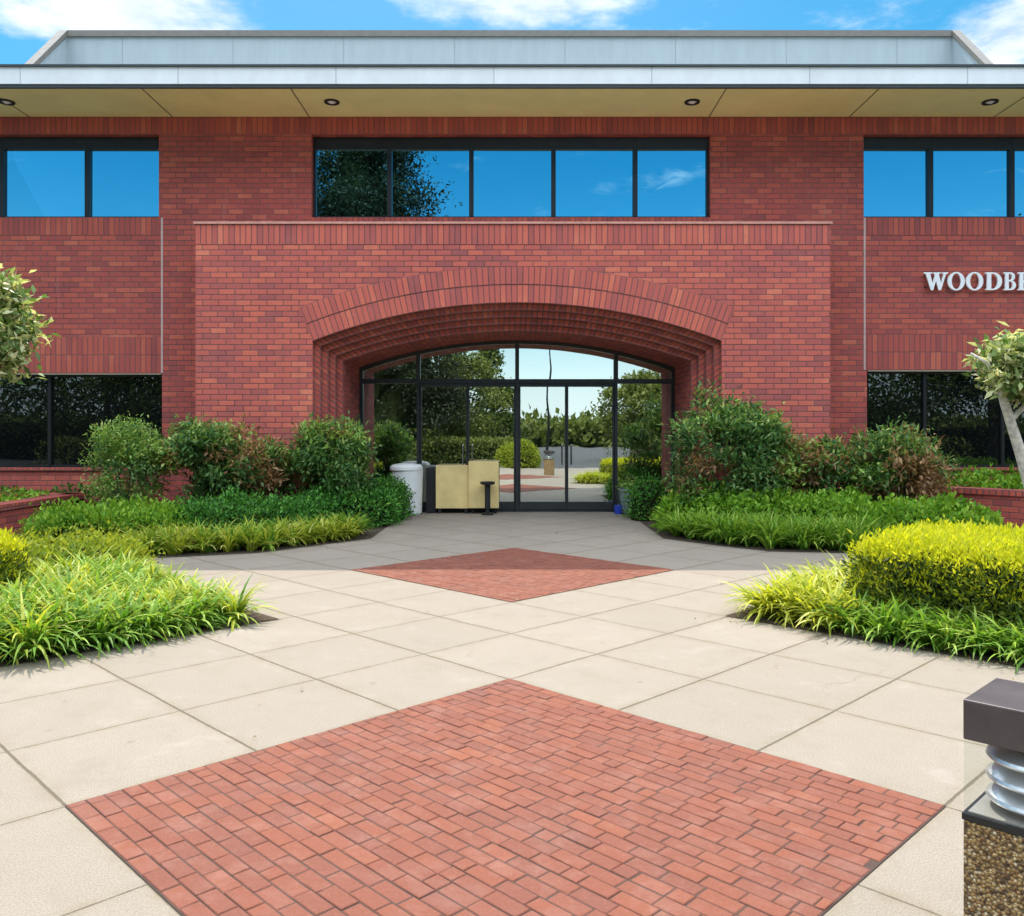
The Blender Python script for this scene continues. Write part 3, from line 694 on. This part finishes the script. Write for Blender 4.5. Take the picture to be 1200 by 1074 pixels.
# --- lily turf borders
def turf(name,poly,mat,label,sp,nb,ln,wd,hfun=None,cat='ground cover',**k):
    c=scatter(poly,sp); hs=np.array([hfun(*p[:2]) for p in c]) if hfun else None
    V,F=blades(c,nb,ln,wd,hs=hs,**k)
    mats=mat if isinstance(mat,list) else [mat]
    if len(mats)>1:
        n=len(c)*nb; seg=k.get('seg',4); choose=np.repeat(rng.random(len(c))<.4,nb); sl=np.tile((choose|(rng.random(n)<.15)).astype(int),seg)
        o=mesh_np(name,[(V,F,0)],mats); o.data.polygons.foreach_set('material_index',sl.astype(np.int32))
    else: o=mesh_np(name,[(V,F,0)],mats)
    return tag(o,label,cat,kind='stuff')
def shrink(poly,d):
    cx=sum(p[0] for p in poly)/len(poly); cy=sum(p[1] for p in poly)/len(poly)
    return [(x+(cx-x)*d/math.hypot(cx-x,cy-y),y+(cy-y)*d/math.hypot(cx-x,cy-y)) for x,y in poly]
PL=[ab(-.44,2.75),ab(-4.6,2.82),ab(-4.6,3.9),ab(-2.9,4.3),ab(-1.7,5.9),ab(-.4,5.6)]
turf('lily_turf',PL,[LILY,LILYG],'wide border of striped yellow green lily turf at front left',.14,56,.50,.023,seg=6,lean=(1.05,2.3),hfun=lambda x,y:1+.15*math.sin(3*x+y))
PR1=[ab(2.86,-.2),ab(4.3,-.2),ab(4.3,-.95),ab(2.82,-.95)]
turf('lily_turf',PR1,[LILYY,LILY],'golden lily turf clump at the left end of the clipped golden hedge',.13,56,.52,.023,seg=6,lean=(1.0,2.2))
PR2=[ab(2.76,-.95),ab(3.14,-.95),ab(3.14,-4.2),ab(2.76,-4.2)]
turf('lily_turf',PR2,[LILYG],'dark green lily turf row along the foot of the golden hedge',.125,60,.42,.019,seg=6,lean=(.95,2.2))
FL1=[(-2.4,12.95),(-3.5,11.5),(-4.6,11.05),(-5.2,11.25),(-5.0,12.0),(-4.3,12.0),(-3.3,12.6),(-2.6,13.7)]
turf('lily_turf',FL1,[LILYG,LILY],'green lily turf edging the left path in front of the low dark hedge',.16,46,.50,.022,seg=5,lean=(.9,2.0))
FR1=[(2.4,12.95),(2.6,12.6),(3.5,11.65),(4.5,11.5),(5.4,12.2),(5.2,12.7),(4.2,12.4),(3.2,13.0),(2.5,13.8)]
turf('lily_turf',FR1,[LILYG],'bright green lily turf edging the right path beside the entrance',.16,48,.58,.022,seg=5,lean=(.85,1.9))

pts=[]
for _ in range(230):
    b_=random.choice([0,0,1,1,2,3]); k_=random.random(); o_=abs(random.gauss(0,.22))
    if b_==0: p_=ab(-.2-5*k_,2.66-o_)
    elif b_==1: p_=ab(2.66-o_,.1-5*k_)
    elif b_==2: p_=(random.uniform(-2.2,2.2),random.uniform(12,17))
    else: p_=(random.uniform(-5,5),random.uniform(4,12))
    pts.append((p_[0],p_[1],.016))
P=np.array(pts); D=rnd(len(P))*np.array([1,1,.25]); V,F=leaves(P,D,np.array([0,0,1.])+rnd(len(P))*.35,rng.uniform(.02,.05,len(P)),rng.uniform(.008,.018,len(P)))
tag(mesh_np('leaf_litter',[(V,F,0)],leaf_mat('dry leaf',[(0,(.10,.06,.03)),(.6,(.25,.16,.07)),(1,(.45,.38,.2))],.2)),'small dry leaves scattered over the paving beside the beds','leaf litter',kind='stuff')

# --- clipped and mounded hedges
def shell_pts(n,cx,cy,a,b,h,rot,p=4.0,z0=.05,noise_amp=.05,lump=0):
    """random points near the skin of a superellipsoid-ish block; returns pts, normals"""
    th=rng.uniform(0,2*np.pi,n); 
    # mix of top and sides
    top=rng.random(n)<(a*b*4)/((a*b*4)+(a+b)*4*h)
    u=rng.uniform(-1,1,n); v=rng.uniform(-1,1,n)
    X=np.where(top,u,0); Y=np.where(top,v,0); Z=np.where(top,1.0,rng.uniform(0,1,n)); 
    ang=rng.uniform(0,2*np.pi,n); q=(np.abs(np.cos(ang))**p+np.abs(np.sin(ang))**p)**(-1/p)
    per=rng.random(n)<a/(a+b)
    sx=np.where(per,rng.uniform(-1,1,n),np.sign(rng.normal(size=n))); sy=np.where(per,np.sign(rng.normal(size=n)),rng.uniform(-1,1,n))
    X=np.where(top,X,sx); Y=np.where(top,Y,sy)
    # round the corners by shrinking by p-norm
    r=(np.abs(X)**p+np.abs(Y)**p+(np.abs(Z))**p)**(1/p); X,Y,Z=X/r,Y/r,Z/r
    Nn=np.stack([np.sign(X)*np.abs(X)**(p-1)/a,np.sign(Y)*np.abs(Y)**(p-1)/b,np.abs(Z)**(p-1)/h],1); Nn/=np.linalg.norm(Nn,axis=1,keepdims=True)
    W=np.stack([X*a,Y*b,Z*h],1)
    lumps=lump*(np.sin(W[:,0]*5.1+cx)*np.sin(W[:,1]*4.3+cy)+.6*np.sin(W[:,0]*9.7)*np.cos(W[:,1]*8.1+1))
    W=W+Nn*(rng.normal(size=n)*noise_amp-.3*noise_amp+lumps)[:,None]
    c,s=math.cos(rot),math.sin(rot); Rm=np.array([[c,s,0],[-s,c,0],[0,0,1]])
    W=W@Rm; Nn=Nn@Rm; W[:,2]=np.maximum(W[:,2],z0)
    return W+np.array([cx,cy,0]),Nn
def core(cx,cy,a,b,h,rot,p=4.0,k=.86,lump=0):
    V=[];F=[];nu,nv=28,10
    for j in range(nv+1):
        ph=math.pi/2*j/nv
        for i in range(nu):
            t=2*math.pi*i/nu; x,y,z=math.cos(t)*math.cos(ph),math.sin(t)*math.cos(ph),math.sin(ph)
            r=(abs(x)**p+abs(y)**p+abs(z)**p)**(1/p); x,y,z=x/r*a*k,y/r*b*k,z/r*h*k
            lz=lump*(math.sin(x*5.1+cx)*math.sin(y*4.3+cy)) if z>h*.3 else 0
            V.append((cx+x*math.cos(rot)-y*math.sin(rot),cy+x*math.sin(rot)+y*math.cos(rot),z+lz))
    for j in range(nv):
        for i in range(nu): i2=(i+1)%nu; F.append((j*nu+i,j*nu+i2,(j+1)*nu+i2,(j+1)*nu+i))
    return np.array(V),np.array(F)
def hedge(name,cx,cy,a,b,h,rot,n,size,mats,label,cat='hedge',p=4,top_slot=None,lump=0,up=.5,aspect=.5,amp=.07,group=None,dense=.86):
    P,Nn=shell_pts(n,cx,cy,a,b,h,rot,p,noise_amp=amp,lump=lump)
    D=Nn*.6+rnd(n)*.8+np.array([0,0,up]); Nl=Nn+rnd(n)*.7
    V,F=leaves(P,D,Nl,size*rng.uniform(.6,1.3,n),size*aspect*rng.uniform(.7,1.2,n))
    slot=np.zeros(n,int)
    if top_slot is not None:
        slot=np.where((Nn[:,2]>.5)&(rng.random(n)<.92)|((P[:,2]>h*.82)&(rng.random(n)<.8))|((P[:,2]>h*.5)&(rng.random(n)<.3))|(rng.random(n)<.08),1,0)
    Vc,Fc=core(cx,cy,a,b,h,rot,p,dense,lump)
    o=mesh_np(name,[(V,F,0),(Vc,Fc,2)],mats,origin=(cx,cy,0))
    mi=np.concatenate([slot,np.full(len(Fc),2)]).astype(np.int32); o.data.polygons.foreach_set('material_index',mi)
    return tag(o,label,cat,group)
# tall golden hedge, right
cxy=ab(3.95,-2.82)
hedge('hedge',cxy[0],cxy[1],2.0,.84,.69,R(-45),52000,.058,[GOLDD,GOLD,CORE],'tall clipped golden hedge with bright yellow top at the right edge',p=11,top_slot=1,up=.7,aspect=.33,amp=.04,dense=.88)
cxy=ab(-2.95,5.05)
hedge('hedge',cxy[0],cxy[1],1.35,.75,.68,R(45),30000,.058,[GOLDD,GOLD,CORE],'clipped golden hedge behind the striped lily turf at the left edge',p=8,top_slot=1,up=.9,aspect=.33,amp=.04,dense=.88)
hedge('low_shrub',-4.75,9.15,.75,.5,.42,R(45),3800,.06,[YGREEN,YGREEN,CORE],'low rounded yellow green shrub beside the left golden hedge','shrub',p=3,up=.5)
# far left row
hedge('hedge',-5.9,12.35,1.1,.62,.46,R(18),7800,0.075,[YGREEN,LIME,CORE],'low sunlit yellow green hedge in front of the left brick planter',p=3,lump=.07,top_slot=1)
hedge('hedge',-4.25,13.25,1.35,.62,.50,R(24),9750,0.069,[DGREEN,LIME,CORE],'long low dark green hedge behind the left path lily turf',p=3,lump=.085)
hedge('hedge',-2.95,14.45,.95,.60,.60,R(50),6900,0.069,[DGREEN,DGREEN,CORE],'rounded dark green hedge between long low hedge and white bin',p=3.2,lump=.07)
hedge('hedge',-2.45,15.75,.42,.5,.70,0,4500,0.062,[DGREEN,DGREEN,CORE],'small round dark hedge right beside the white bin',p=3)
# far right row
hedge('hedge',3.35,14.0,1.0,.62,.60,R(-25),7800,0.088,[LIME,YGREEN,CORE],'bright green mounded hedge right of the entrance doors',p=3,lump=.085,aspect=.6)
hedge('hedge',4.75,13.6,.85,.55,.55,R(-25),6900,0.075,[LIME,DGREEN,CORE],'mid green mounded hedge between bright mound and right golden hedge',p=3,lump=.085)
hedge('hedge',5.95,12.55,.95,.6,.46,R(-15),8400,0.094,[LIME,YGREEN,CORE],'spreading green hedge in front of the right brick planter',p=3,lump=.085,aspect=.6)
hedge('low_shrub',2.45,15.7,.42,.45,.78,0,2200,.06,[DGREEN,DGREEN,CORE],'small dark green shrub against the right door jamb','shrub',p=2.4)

# --- multi stemmed shrubs
def shrub(cx,cy,r,h,n,mats,label,probs=(1,0),ry=None,low=.25,base=0,seedc=60,size=.115,group='feathery shrubs along the portal wall'):
    root=tag(empty('shrub',(cx,cy,base)),label,'shrub',group)
    g=G(); ry=ry or r; tips=[]
    for i in range(9):
        a=random.uniform(0,6.28); q=random.uniform(.3,.8); e=(cx+math.cos(a)*r*q,cy+math.sin(a)*ry*q,base+h*random.uniform(.6,.85))
        s=(cx+math.cos(a)*.08,cy+math.sin(a)*.08,base); mid=((s[0]+e[0])/2*1+0,(s[1]+e[1])/2,base+h*.45)
        g=G(); g.tube([s,mid,e],[.014,.010,.004],6); mk('stem',g,BARK,root)
    # clusters of leaflets
    n=int(n*1.5)
    c=rnd(seedc)*(rng.uniform(.45,1.0,seedc)**.5)[:,None]; c*=rng.choice([1,1,1,1.22],seedc)[:,None]; c[:,2]=np.abs(c[:,2])*rng.choice([1,1,1,-.75],seedc)
    zc=base+h*(low+(1-low)*.42); hz_=h*(1-low)*.55
    cc=np.array([cx,cy,zc])+c*np.array([r*.86,ry*.86,hz_*.95])
    k=rng.integers(0,seedc,n); sp_=.095*r+.05
    P=cc[k]+rng.normal(size=(n,3))*np.array([sp_,sp_,sp_*.8])
    P[:,2]=np.maximum(P[:,2],base+.05)
    out=P-np.array([cx,cy,zc-.3*h]); out/=np.linalg.norm(out,axis=1,keepdims=True)
    D=out*.7+rnd(n)*.9+np.array([0,0,-.15]); Nl=np.array([0,0,1.])+rnd(n)*.6
    V,F=leaves(P,D,Nl,size*rng.uniform(.6,1.4,n),size*.36*rng.uniform(.7,1.3,n))
    hsel=rng.random(seedc); slotc=np.where(hsel<probs[0],0,np.where(hsel<probs[0]+probs[1],1,2))[k]
    hi=(P[:,2]>zc+hz_*.55)&(rng.random(n)<.3); slot=np.where(hi,2,slotc)
    o=mesh_np('foliage',[(V,F,0)],mats,parent=root); o.data.polygons.foreach_set('material_index',slot.astype(np.int32))
    return root
Ms=[NAND,NANR,NANL]
shrub(-6.55,14.3,.66,1.80,5200,[NANL,NAND,NANL],'light green leggy shrub at the left end of the shrub row',(.75,.25),low=.15,size=.085)
shrub(-5.15,14.4,.72,1.85,6000,Ms,'dark green feathery shrub with pale tips, second from left of the row',(.72,.10),low=.1)
shrub(-4.25,14.35,.50,1.55,4200,Ms,'low reddish brown feathery shrub between two green shrubs on the left',(.30,.60),low=.1)
shrub(-3.2,14.55,.74,1.85,6200,Ms,'green feathery shrub with pinkish tips against the left arch jamb',(.66,.12),low=.2)
shrub(3.55,14.3,1.0,2.12,9000,Ms,'largest dark green feathery shrub against the right arch jamb',(.78,.10),low=.12)
shrub(4.35,14.25,.45,1.62,3000,Ms,'orange tipped narrow shrub on the right flank of the largest shrub',(.35,.55),low=.12)
shrub(5.25,14.45,.55,1.50,4200,Ms,'small brownish feathery shrub at the right portal corner',(.55,.38),low=.1)
shrub(6.25,14.1,.85,1.66,7000,Ms,'wide feathery shrub with pinkish flush below the right dark window',(.62,.26),low=.1)

# --- brick planters with ground cover
def planter(path,h,label,t=.3):
    root=tag(empty('brick_planter',(path[0][0],path[0][1],0)),label,'planter')
    g=G(); gc=G()
    for (a,b) in zip(path[:-1],path[1:]):
        dx,dy=b[0]-a[0],b[1]-a[1]; l=math.hypot(dx,dy); nx,ny=-dy/l,dx/l
        def strip(gg,off,t_,z0,z1):
            p=[(a[0]+nx*off,a[1]+ny*off),(b[0]+nx*off,b[1]+ny*off),(b[0]+nx*(off+t_),b[1]+ny*(off+t_)),(a[0]+nx*(off+t_),a[1]+ny*(off+t_))]
            for i in range(4):
                q,r_=p[i],p[(i+1)%4]; ll=math.hypot(r_[0]-q[0],r_[1]-q[1])
                gg.face([(q[0],q[1],z0),(r_[0],r_[1],z0),(r_[0],r_[1],z1),(q[0],q[1],z1)],0,[(0,z0),(ll,z0),(ll,z1),(0,z1)])
            gg.face([(x,y,z1) for x,y in p],0,[(0,0),(l,0),(l,t_),(0,t_)])
        strip(g,0,t,-.02,h-.09); strip(gc,-.03,t+.06,h-.09,h)
    mk('wall',g,MB,root); mk('coping',gc,MH,root)
    return root
planter([(-7.85,10.6),(-7.85,15.45),(-10.8,15.45)],.50,'low brick planter wall at the left edge holding green ground cover')
planter([(11.0,10.75),(7.35,15.15),(7.35,16.08)][::1],.66,'low dark brick planter wall at the right edge under dark windows')
def cover(poly,z,n,size,mats,label,hh=.14,name='ground_cover'):
    pts=[]
    xs_=[p[0] for p in poly]; ys_=[p[1] for p in poly]
    while len(pts)<n:
        x=random.uniform(min(xs_),max(xs_)); y=random.uniform(min(ys_),max(ys_))
        if inside(poly,x,y): pts.append((x,y,z+hh*random.random()*(1+.5*math.sin(x*4)*math.sin(y*5))))
    P=np.array(pts); D=rnd(n)+np.array([0,0,.7]); Nl=np.array([0,0,1.])+rnd(n)*.8
    V,F=leaves(P,D,Nl,size*rng.uniform(.6,1.3,n),size*.5)
    q=np.array([(x,y,z) for x,y in poly[:4]]); 
    o=mesh_np(name,[(V,F,0),(q,np.array([[0,1,2,3]]),1)],mats); return tag(o,label,'ground cover',kind='stuff')
cover([(-13,10.6),(-8.15,10.6),(-8.15,15.45),(-13,15.45)],.38,9000,.09,[LIME,MULCH],'bright green ground cover filling the left brick planter')
cover([(-10.8,15.75),(-6.8,15.75),(-6.8,16.05),(-10.8,16.05)],.35,700,.1,[DGREEN,MULCH],'dark green leaves between left planter and building',hh=.2)
cover([(11.3,11.0),(13,11.0),(13,16),(7.6,16.0)],.52,1,.1,[LIME,MULCH],'x') if False else None
cover([(11.35,11.0),(13,16.0),(7.7,16.0),(7.7,15.3)],.55,9000,.11,[LIME,MULCH],'leafy green ground cover filling the right brick planter',hh=.3)

# --- small pale-barked trees
def ptree(trunk,rad,branches,crown,n,size,label,leafm,barkm,cat='tree',group=None,flat=.8,clusters=26,sp_=.2):
    root=tag(empty('tree',trunk[0]),label,cat,group)
    g=G(); g.tube(trunk,rad,10)
    tk=mk('trunk',g,barkm,root,smooth=True)
    for pts in branches: g=G(); g.tube(pts,[rad[-1]*.8*(1-.7*i/(len(pts)-1)) for i in range(len(pts))],7); mk('branch',g,barkm,root,smooth=True)
    cx,cy,cz,rx,ry,rz=crown
    c=rnd(clusters)*(rng.uniform(.2,1,clusters)**.5)[:,None]*np.array([rx,ry,rz])*.82+np.array([cx,cy,cz])
    k=rng.integers(0,clusters,n); P=c[k]+rng.normal(size=(n,3))*sp_*np.array([1,1,flat])
    D=rnd(n)+(P-c[k])*1.5+np.array([0,0,.15]); Nl=np.array([0,0,1.])+rnd(n)*.9
    V,F=leaves(P,D,Nl,size*rng.uniform(.6,1.3,n),size*.42*rng.uniform(.8,1.2,n))
    mesh_np('crown',[(V,F,0)],leafm,parent=root); return root
# right tree
ptree([(7.05,11.4,0),(6.85,11.3,.7),(6.60,11.2,1.35),(6.35,11.1,1.95),(6.22,11.05,2.30)],[.10,.085,.07,.058,.05],
      [[(6.22,11.05,2.28),(6.05,11.0,2.5),(5.85,11.0,2.62)],[(6.22,11.05,2.28),(6.5,11.1,2.6),(6.7,11.0,2.9)],[(6.42,11.12,1.75),(6.75,11.1,2.1),(7.1,11.0,2.4)]],
      (6.72,11.0,2.48,.85,.6,.52),3600,.14,'small pale barked tree leaning left by the right planter',MAGN,PALE,group='small broad leaved trees in the beds',clusters=34,sp_=.11)
ptree([(-7.3,10.6,0),(-7.25,10.6,.8),(-7.1,10.6,1.5),(-7.0,10.6,2.0)],[.09,.075,.065,.055],
      [[(-7.0,10.6,1.95),(-6.7,10.6,2.3),(-6.4,10.5,2.6)],[(-7.0,10.6,1.95),(-7.2,10.6,2.5),(-7.3,10.6,3.0)],[(-7.0,10.6,1.95),(-6.7,10.5,2.2),(-6.45,10.5,2.4)]],
      (-6.86,10.6,2.85,.80,.6,.85),7500,.145,'small broad leaved tree with cream tinted leaves at the left edge',MAGN,PALE,group='small broad leaved trees in the beds',clusters=44,sp_=.12)

# --- trees and lamp across the drive, seen in the glass
def bigtree(x,y,h,r,n,leafm,label,conic=False,size=.27,dense=False):
    root=tag(empty('tree',(x,y,0)),label,'tree','trees across the drive mirrored in the glass')
    g=G(); g.tube([(x,y,-.05),(x+.1,y,h*.3),(x,y+.1,h*.6),(x,y,h*.92)],[.035*h*.6,.028*h*.6,.016*h*.6,.03],9); mk('trunk',g,BARK,root,smooth=True)
    n=int(n*2.2); cl=110; z=rng.uniform(.0,1,cl); a=rng.uniform(0,6.28,cl)
    prof_=(1-z)**.65*1.0+.06 if conic else np.sqrt(np.clip(1-(z*2-1)**2,0,1))*.95+.1
    rr=r*prof_*rng.uniform(.3,1,cl)**.5; z0=.12 if conic else .22
    c=np.stack([x+rr*np.cos(a),y+rr*np.sin(a),h*(z0+(1-z0)*z*.95)],1)
    k=rng.integers(0,cl,n); s=r*(.13 if dense else .17); size=.2 if dense else size; P=c[k]+rng.normal(size=(n,3))*np.array([s,s,s*.6])
    P[:,2]=np.maximum(P[:,2],.2)
    D=rnd(n)+np.array([0,0,-.2]); V,F=leaves(P,D,rnd(n),size*rng.uniform(.6,1.3,n),size*.5)
    parts=[(V,F,0)]
    if dense:
        nz_=14; Vc=[];Fc=[]
        for i in range(nz_+1):
            t=i/nz_; zz_=h*(.1+.86*t); rr_=r*((1-t)**.7*.74+.02)
            for q in range(16):
                an=6.2832*q/16; w_=rr_*(.8+.3*math.sin(q*2.4+i*1.7)); Vc.append((x+w_*math.cos(an),y+w_*math.sin(an),zz_))
        for i in range(nz_):
            for q in range(16): q2=(q+1)%16; Fc.append((i*16+q,i*16+q2,(i+1)*16+q2,(i+1)*16+q))
        parts.append((np.array(Vc),np.array(Fc),1))
    mesh_np('crown',parts,[leafm,CORE],parent=root); return root
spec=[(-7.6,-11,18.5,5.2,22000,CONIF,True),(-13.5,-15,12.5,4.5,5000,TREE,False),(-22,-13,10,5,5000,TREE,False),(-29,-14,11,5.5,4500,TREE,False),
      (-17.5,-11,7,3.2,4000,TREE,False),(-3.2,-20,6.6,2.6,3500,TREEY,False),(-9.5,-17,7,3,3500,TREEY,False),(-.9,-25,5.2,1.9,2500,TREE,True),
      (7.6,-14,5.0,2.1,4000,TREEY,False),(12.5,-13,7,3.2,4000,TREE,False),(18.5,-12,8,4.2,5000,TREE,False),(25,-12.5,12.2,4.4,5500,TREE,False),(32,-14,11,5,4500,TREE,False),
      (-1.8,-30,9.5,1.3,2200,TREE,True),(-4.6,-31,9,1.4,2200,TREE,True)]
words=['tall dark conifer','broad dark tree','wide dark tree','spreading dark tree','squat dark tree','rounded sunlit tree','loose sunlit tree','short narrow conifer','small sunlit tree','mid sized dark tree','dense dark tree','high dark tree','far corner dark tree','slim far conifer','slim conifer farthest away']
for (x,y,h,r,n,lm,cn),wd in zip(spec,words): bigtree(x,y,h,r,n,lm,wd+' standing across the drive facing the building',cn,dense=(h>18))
for i,(x,y,a,b,h) in enumerate(((-14,-8.5,9,.8,1.3),(13.5,-8.5,8,.8,1.25),(-2.6,-9.5,2.9,.8,1.2),(20,-18,14,1,2.2),(-20,-20,16,1.2,2.6))):
    hedge('hedge',x,y,a,b,h,0,5000,.16,[TREEY,TREE,CORE],['long sunlit hedge across the drive on the left','long sunlit hedge across the drive on the right','short sunlit hedge across the drive in the middle','high hedge behind the drive on the right','high hedge behind the drive on the left'][i],p=6,aspect=.6)
hedge('hedge',.3,-4.4,1.0,.6,1.1,0,6000,.09,[YGREEN,LIME,CORE],'sunlit rounded hedge just across the walk facing the doors',p=3,aspect=.6,lump=.12)
hedge('far_treeline',0,-62,70,4,2.4,0,16000,.8,[TREEY,TREE,CORE],'distant tree belt closing the view behind the parking area','tree belt',p=6,aspect=.6,amp=.5,lump=.4)
lp=tag(empty('street_lamp',(2.6,-26,0)),'tall thin lamp post in the parking area across the drive','street lamp')
g=G(); g.tube([(2.6,-26,0),(2.6,-26,4),(2.6,-26,7.6)],[.09,.07,.05],8); mk('pole',g,DARK,lp)
g=G(); g.box(2.1,2.6,-26.2,-25.8,7.5,7.65); mk('lamp_head',g,DARK,lp)

# ---------------------------------------------------------------- bin, crate and ash stand by the doors
WHP=simple('white plastic',(.74,.75,.73),.4,nscale=6,var=.06)
bx,by=(478-606)*.0166,16.55
t=tag(empty('waste_bin',(bx,by,0)),'white rounded waste bin with lid standing left of the glass doors','waste bin')
g=G(); g.lathe([(0,.012),(.26,.012),(.275,.05),(.30,.80),(.305,.86),(.0,.861)],bx,by,28); mk('body',g,WHP,t,smooth=False)
g=G(); g.lathe([(.312,.862),(.322,.88),(.32,.93),(.28,.975),(.15,1.0),(0,1.005)],bx-.02,by,28); mk('lid',g,WHP,t,smooth=False)
TAN=simple('tan board',(.80,.61,.26),.7,nscale=3,var=.12,bump=.1)
x0,x1,x2=(510.5-606)*.0168,(549-606)*.0168,(584.5-606)*.0168
t=tag(empty('storage_crate',((x0+x2)/2,16.85,0)),'tan boarded storage crate with taller right half before the doors','crate')
g=G(); g.box(x0,x1-.004,16.82,17.1,.10,.95); mk('low_box',g,TAN,t,bevel=.008)
g=G(); g.box(x1,x2,16.76,17.1,.11,1.03); mk('high_box',g,TAN,t,bevel=.008)
for x in (x0+.05,x1-.08,x1+.06,x2-.1):
    g=G(); g.box(x,x+.05,16.84,16.9,.0,.10); mk('foot',g,BLACK,t)
g=G(); g.box(x0-.2,x0-.01,16.9,17.05,.0,.90); tag(mk('folded_sign_board',g,BLACK,bevel=.01),'narrow black board standing between white bin and tan crate','board')
ax,ay=(571.5-606)*.0166,16.55
t=tag(empty('ash_stand',(ax,ay,0)),'slim black ash stand with round top before the tan crate','ash stand')
g=G(); g.lathe([(0,.005),(.12,.006),(.12,.03),(.035,.045),(.03,.10),(.055,.12),(.055,.55),(.05,.57),(0,.571)],ax,ay,20); mk('post',g,BLACK,t,smooth=False)
g=G(); g.lathe([(.05,.572),(.14,.60),(.145,.64),(.13,.645),(.11,.62),(0,.615)],ax,ay,24); mk('ash_tray',g,BLACK,t,smooth=False)

px_,py_=2.26,16.75
t=tag(empty('plant_pot',(px_,py_,0)),'grey rounded plant pot standing right of the glass doors','plant pot')
g=G(); g.lathe([(0,.012),(.17,.012),(.20,.04),(.255,.42),(.27,.46),(.27,.50),(.235,.50),(.22,.44),(0,.43)],px_,py_,24); mk('pot',g,simple('grey glazed pot',(.22,.27,.27),.35,nscale=7,var=.2),t)
Pp=np.array([px_,py_,.5])+rng.normal(size=(260,3))*np.array([.12,.12,.09]); V,F=leaves(Pp,rnd(260)+np.array([0,0,.8]),rnd(260),.10,.04); mesh_np('foliage',[(V,F,0)],NANL,parent=t)
g=G(); g.lathe([(0,.004),(.07,.004),(.085,.16),(.09,.17),(.08,.165),(0,.02)],1.98,16.72,18)
tag(mk('bucket',g,simple('blue plastic',(.02,.06,.45),.4)),'small blue bucket on the ground left of the grey pot','bucket')
# ---------------------------------------------------------------- bollard light
def agg():
    m=M('exposed aggregate'); P=m.geo('Position')
    v=m.n('TexVoronoi'); m.put(v.inputs['Vector'],P); v.inputs['Scale'].default_value=120
    v2=m.n('TexVoronoi'); m.put(v2.inputs['Vector'],P); v2.inputs['Scale'].default_value=210
    s=m.sep(v.outputs['Color'])[0]
    col=m.ramp(s,[(0,(.08,.04,.012)),(.25,(.28,.15,.045)),(.55,(.46,.28,.09)),(.85,(.62,.43,.19)),(1,(.8,.66,.42))])
    col=m.mix(m.maprange(v.outputs['Distance'],.35,.75,0,.8),col,(.045,.028,.014))
    m.put(m.b.inputs['Base Color'],col); m.b.inputs['Roughness'].default_value=.6
    hh=m.math('SUBTRACT',1.0,m.math('ADD',v.outputs['Distance'],m.math('MULTIPLY',v2.outputs['Distance'],.3)))
    m.bump(hh,1.0,.012); return m.mat
BRZ=simple('bronze painted cap',(.075,.06,.06),.42,metal=.3,nscale=9,var=.22,bump=.05)
def clear():
    m=M('clear acrylic'); m.N.remove(m.b)
    t_=m.n('BsdfTransparent'); m.put(t_.inputs[0],(.93,.95,.94)); gl=m.n('BsdfGlossy'); gl.inputs['Roughness'].default_value=.03
    fr=m.n('Fresnel'); fr.inputs[0].default_value=1.45; f=m.math('MULTIPLY',fr.outputs[0],m.math('SUBTRACT',1.0,m.geo('Backfacing')))
    mx_=m.n('MixShader'); m.put(mx_.inputs[0],f); m.L.new(t_.outputs[0],mx_.inputs[1]); m.L.new(gl.outputs[0],mx_.inputs[2]); m.L.new(mx_.outputs[0],m.out.inputs[0]); return m.mat
CLR=clear(); LOUV=simple('satin aluminium louvre',(.60,.62,.63),.34,metal=.75,nscale=9,var=.1)
s_=.14; bcx,bcy=1.17+s_*S2,2.24
def sq(k): r=s_*S2*k; return [(bcx-r,bcy),(bcx,bcy-r),(bcx+r,bcy),(bcx,bcy+r)]
t=tag(empty('bollard_light',(bcx,bcy,0)),'square bollard light with brown aggregate post and dark cap at lower right','bollard')
ztop_=.90
g=G(); g.prism(sq(1.0),0,.585); mk('post',g,agg(),t,bevel=.006)
g=G(); g.prism(sq(1.015),.5855,.602); mk('base_plate',g,DARK,t); g=G(); g.prism(sq(.93),.6025,.607); mk('reflector_tray',g,simple('grey tray',(.33,.31,.28),.4,metal=.4),t)
g=G(); g.prism(sq(1.0),.795,ztop_); mk('cap',g,BRZ,t,bevel=.004)
g=G(); p_=sq(.985)
for i in range(4):
    a,b=p_[i],p_[(i+1)%4]; g.face([(a[0],a[1],.603),(b[0],b[1],.603),(b[0],b[1],.795),(a[0],a[1],.795)])
mk('lens',g,CLR,t)
for z in (.618,.672,.726):
    g=G(); g.lathe([(.118,z+.012),(.122,z+.018),(.118,z+.026),(.085,z+.048),(.05,z+.06),(.045,z+.058),(.08,z+.04),(.112,z+.02),(.118,z+.012)],bcx,bcy,40)
    mk('louvre',g,LOUV,t,smooth=True)
g=G(); g.lathe([(.028,.61),(.03,.795)],bcx,bcy,16); mk('lamp_tube',g,LETTER,t,smooth=True)
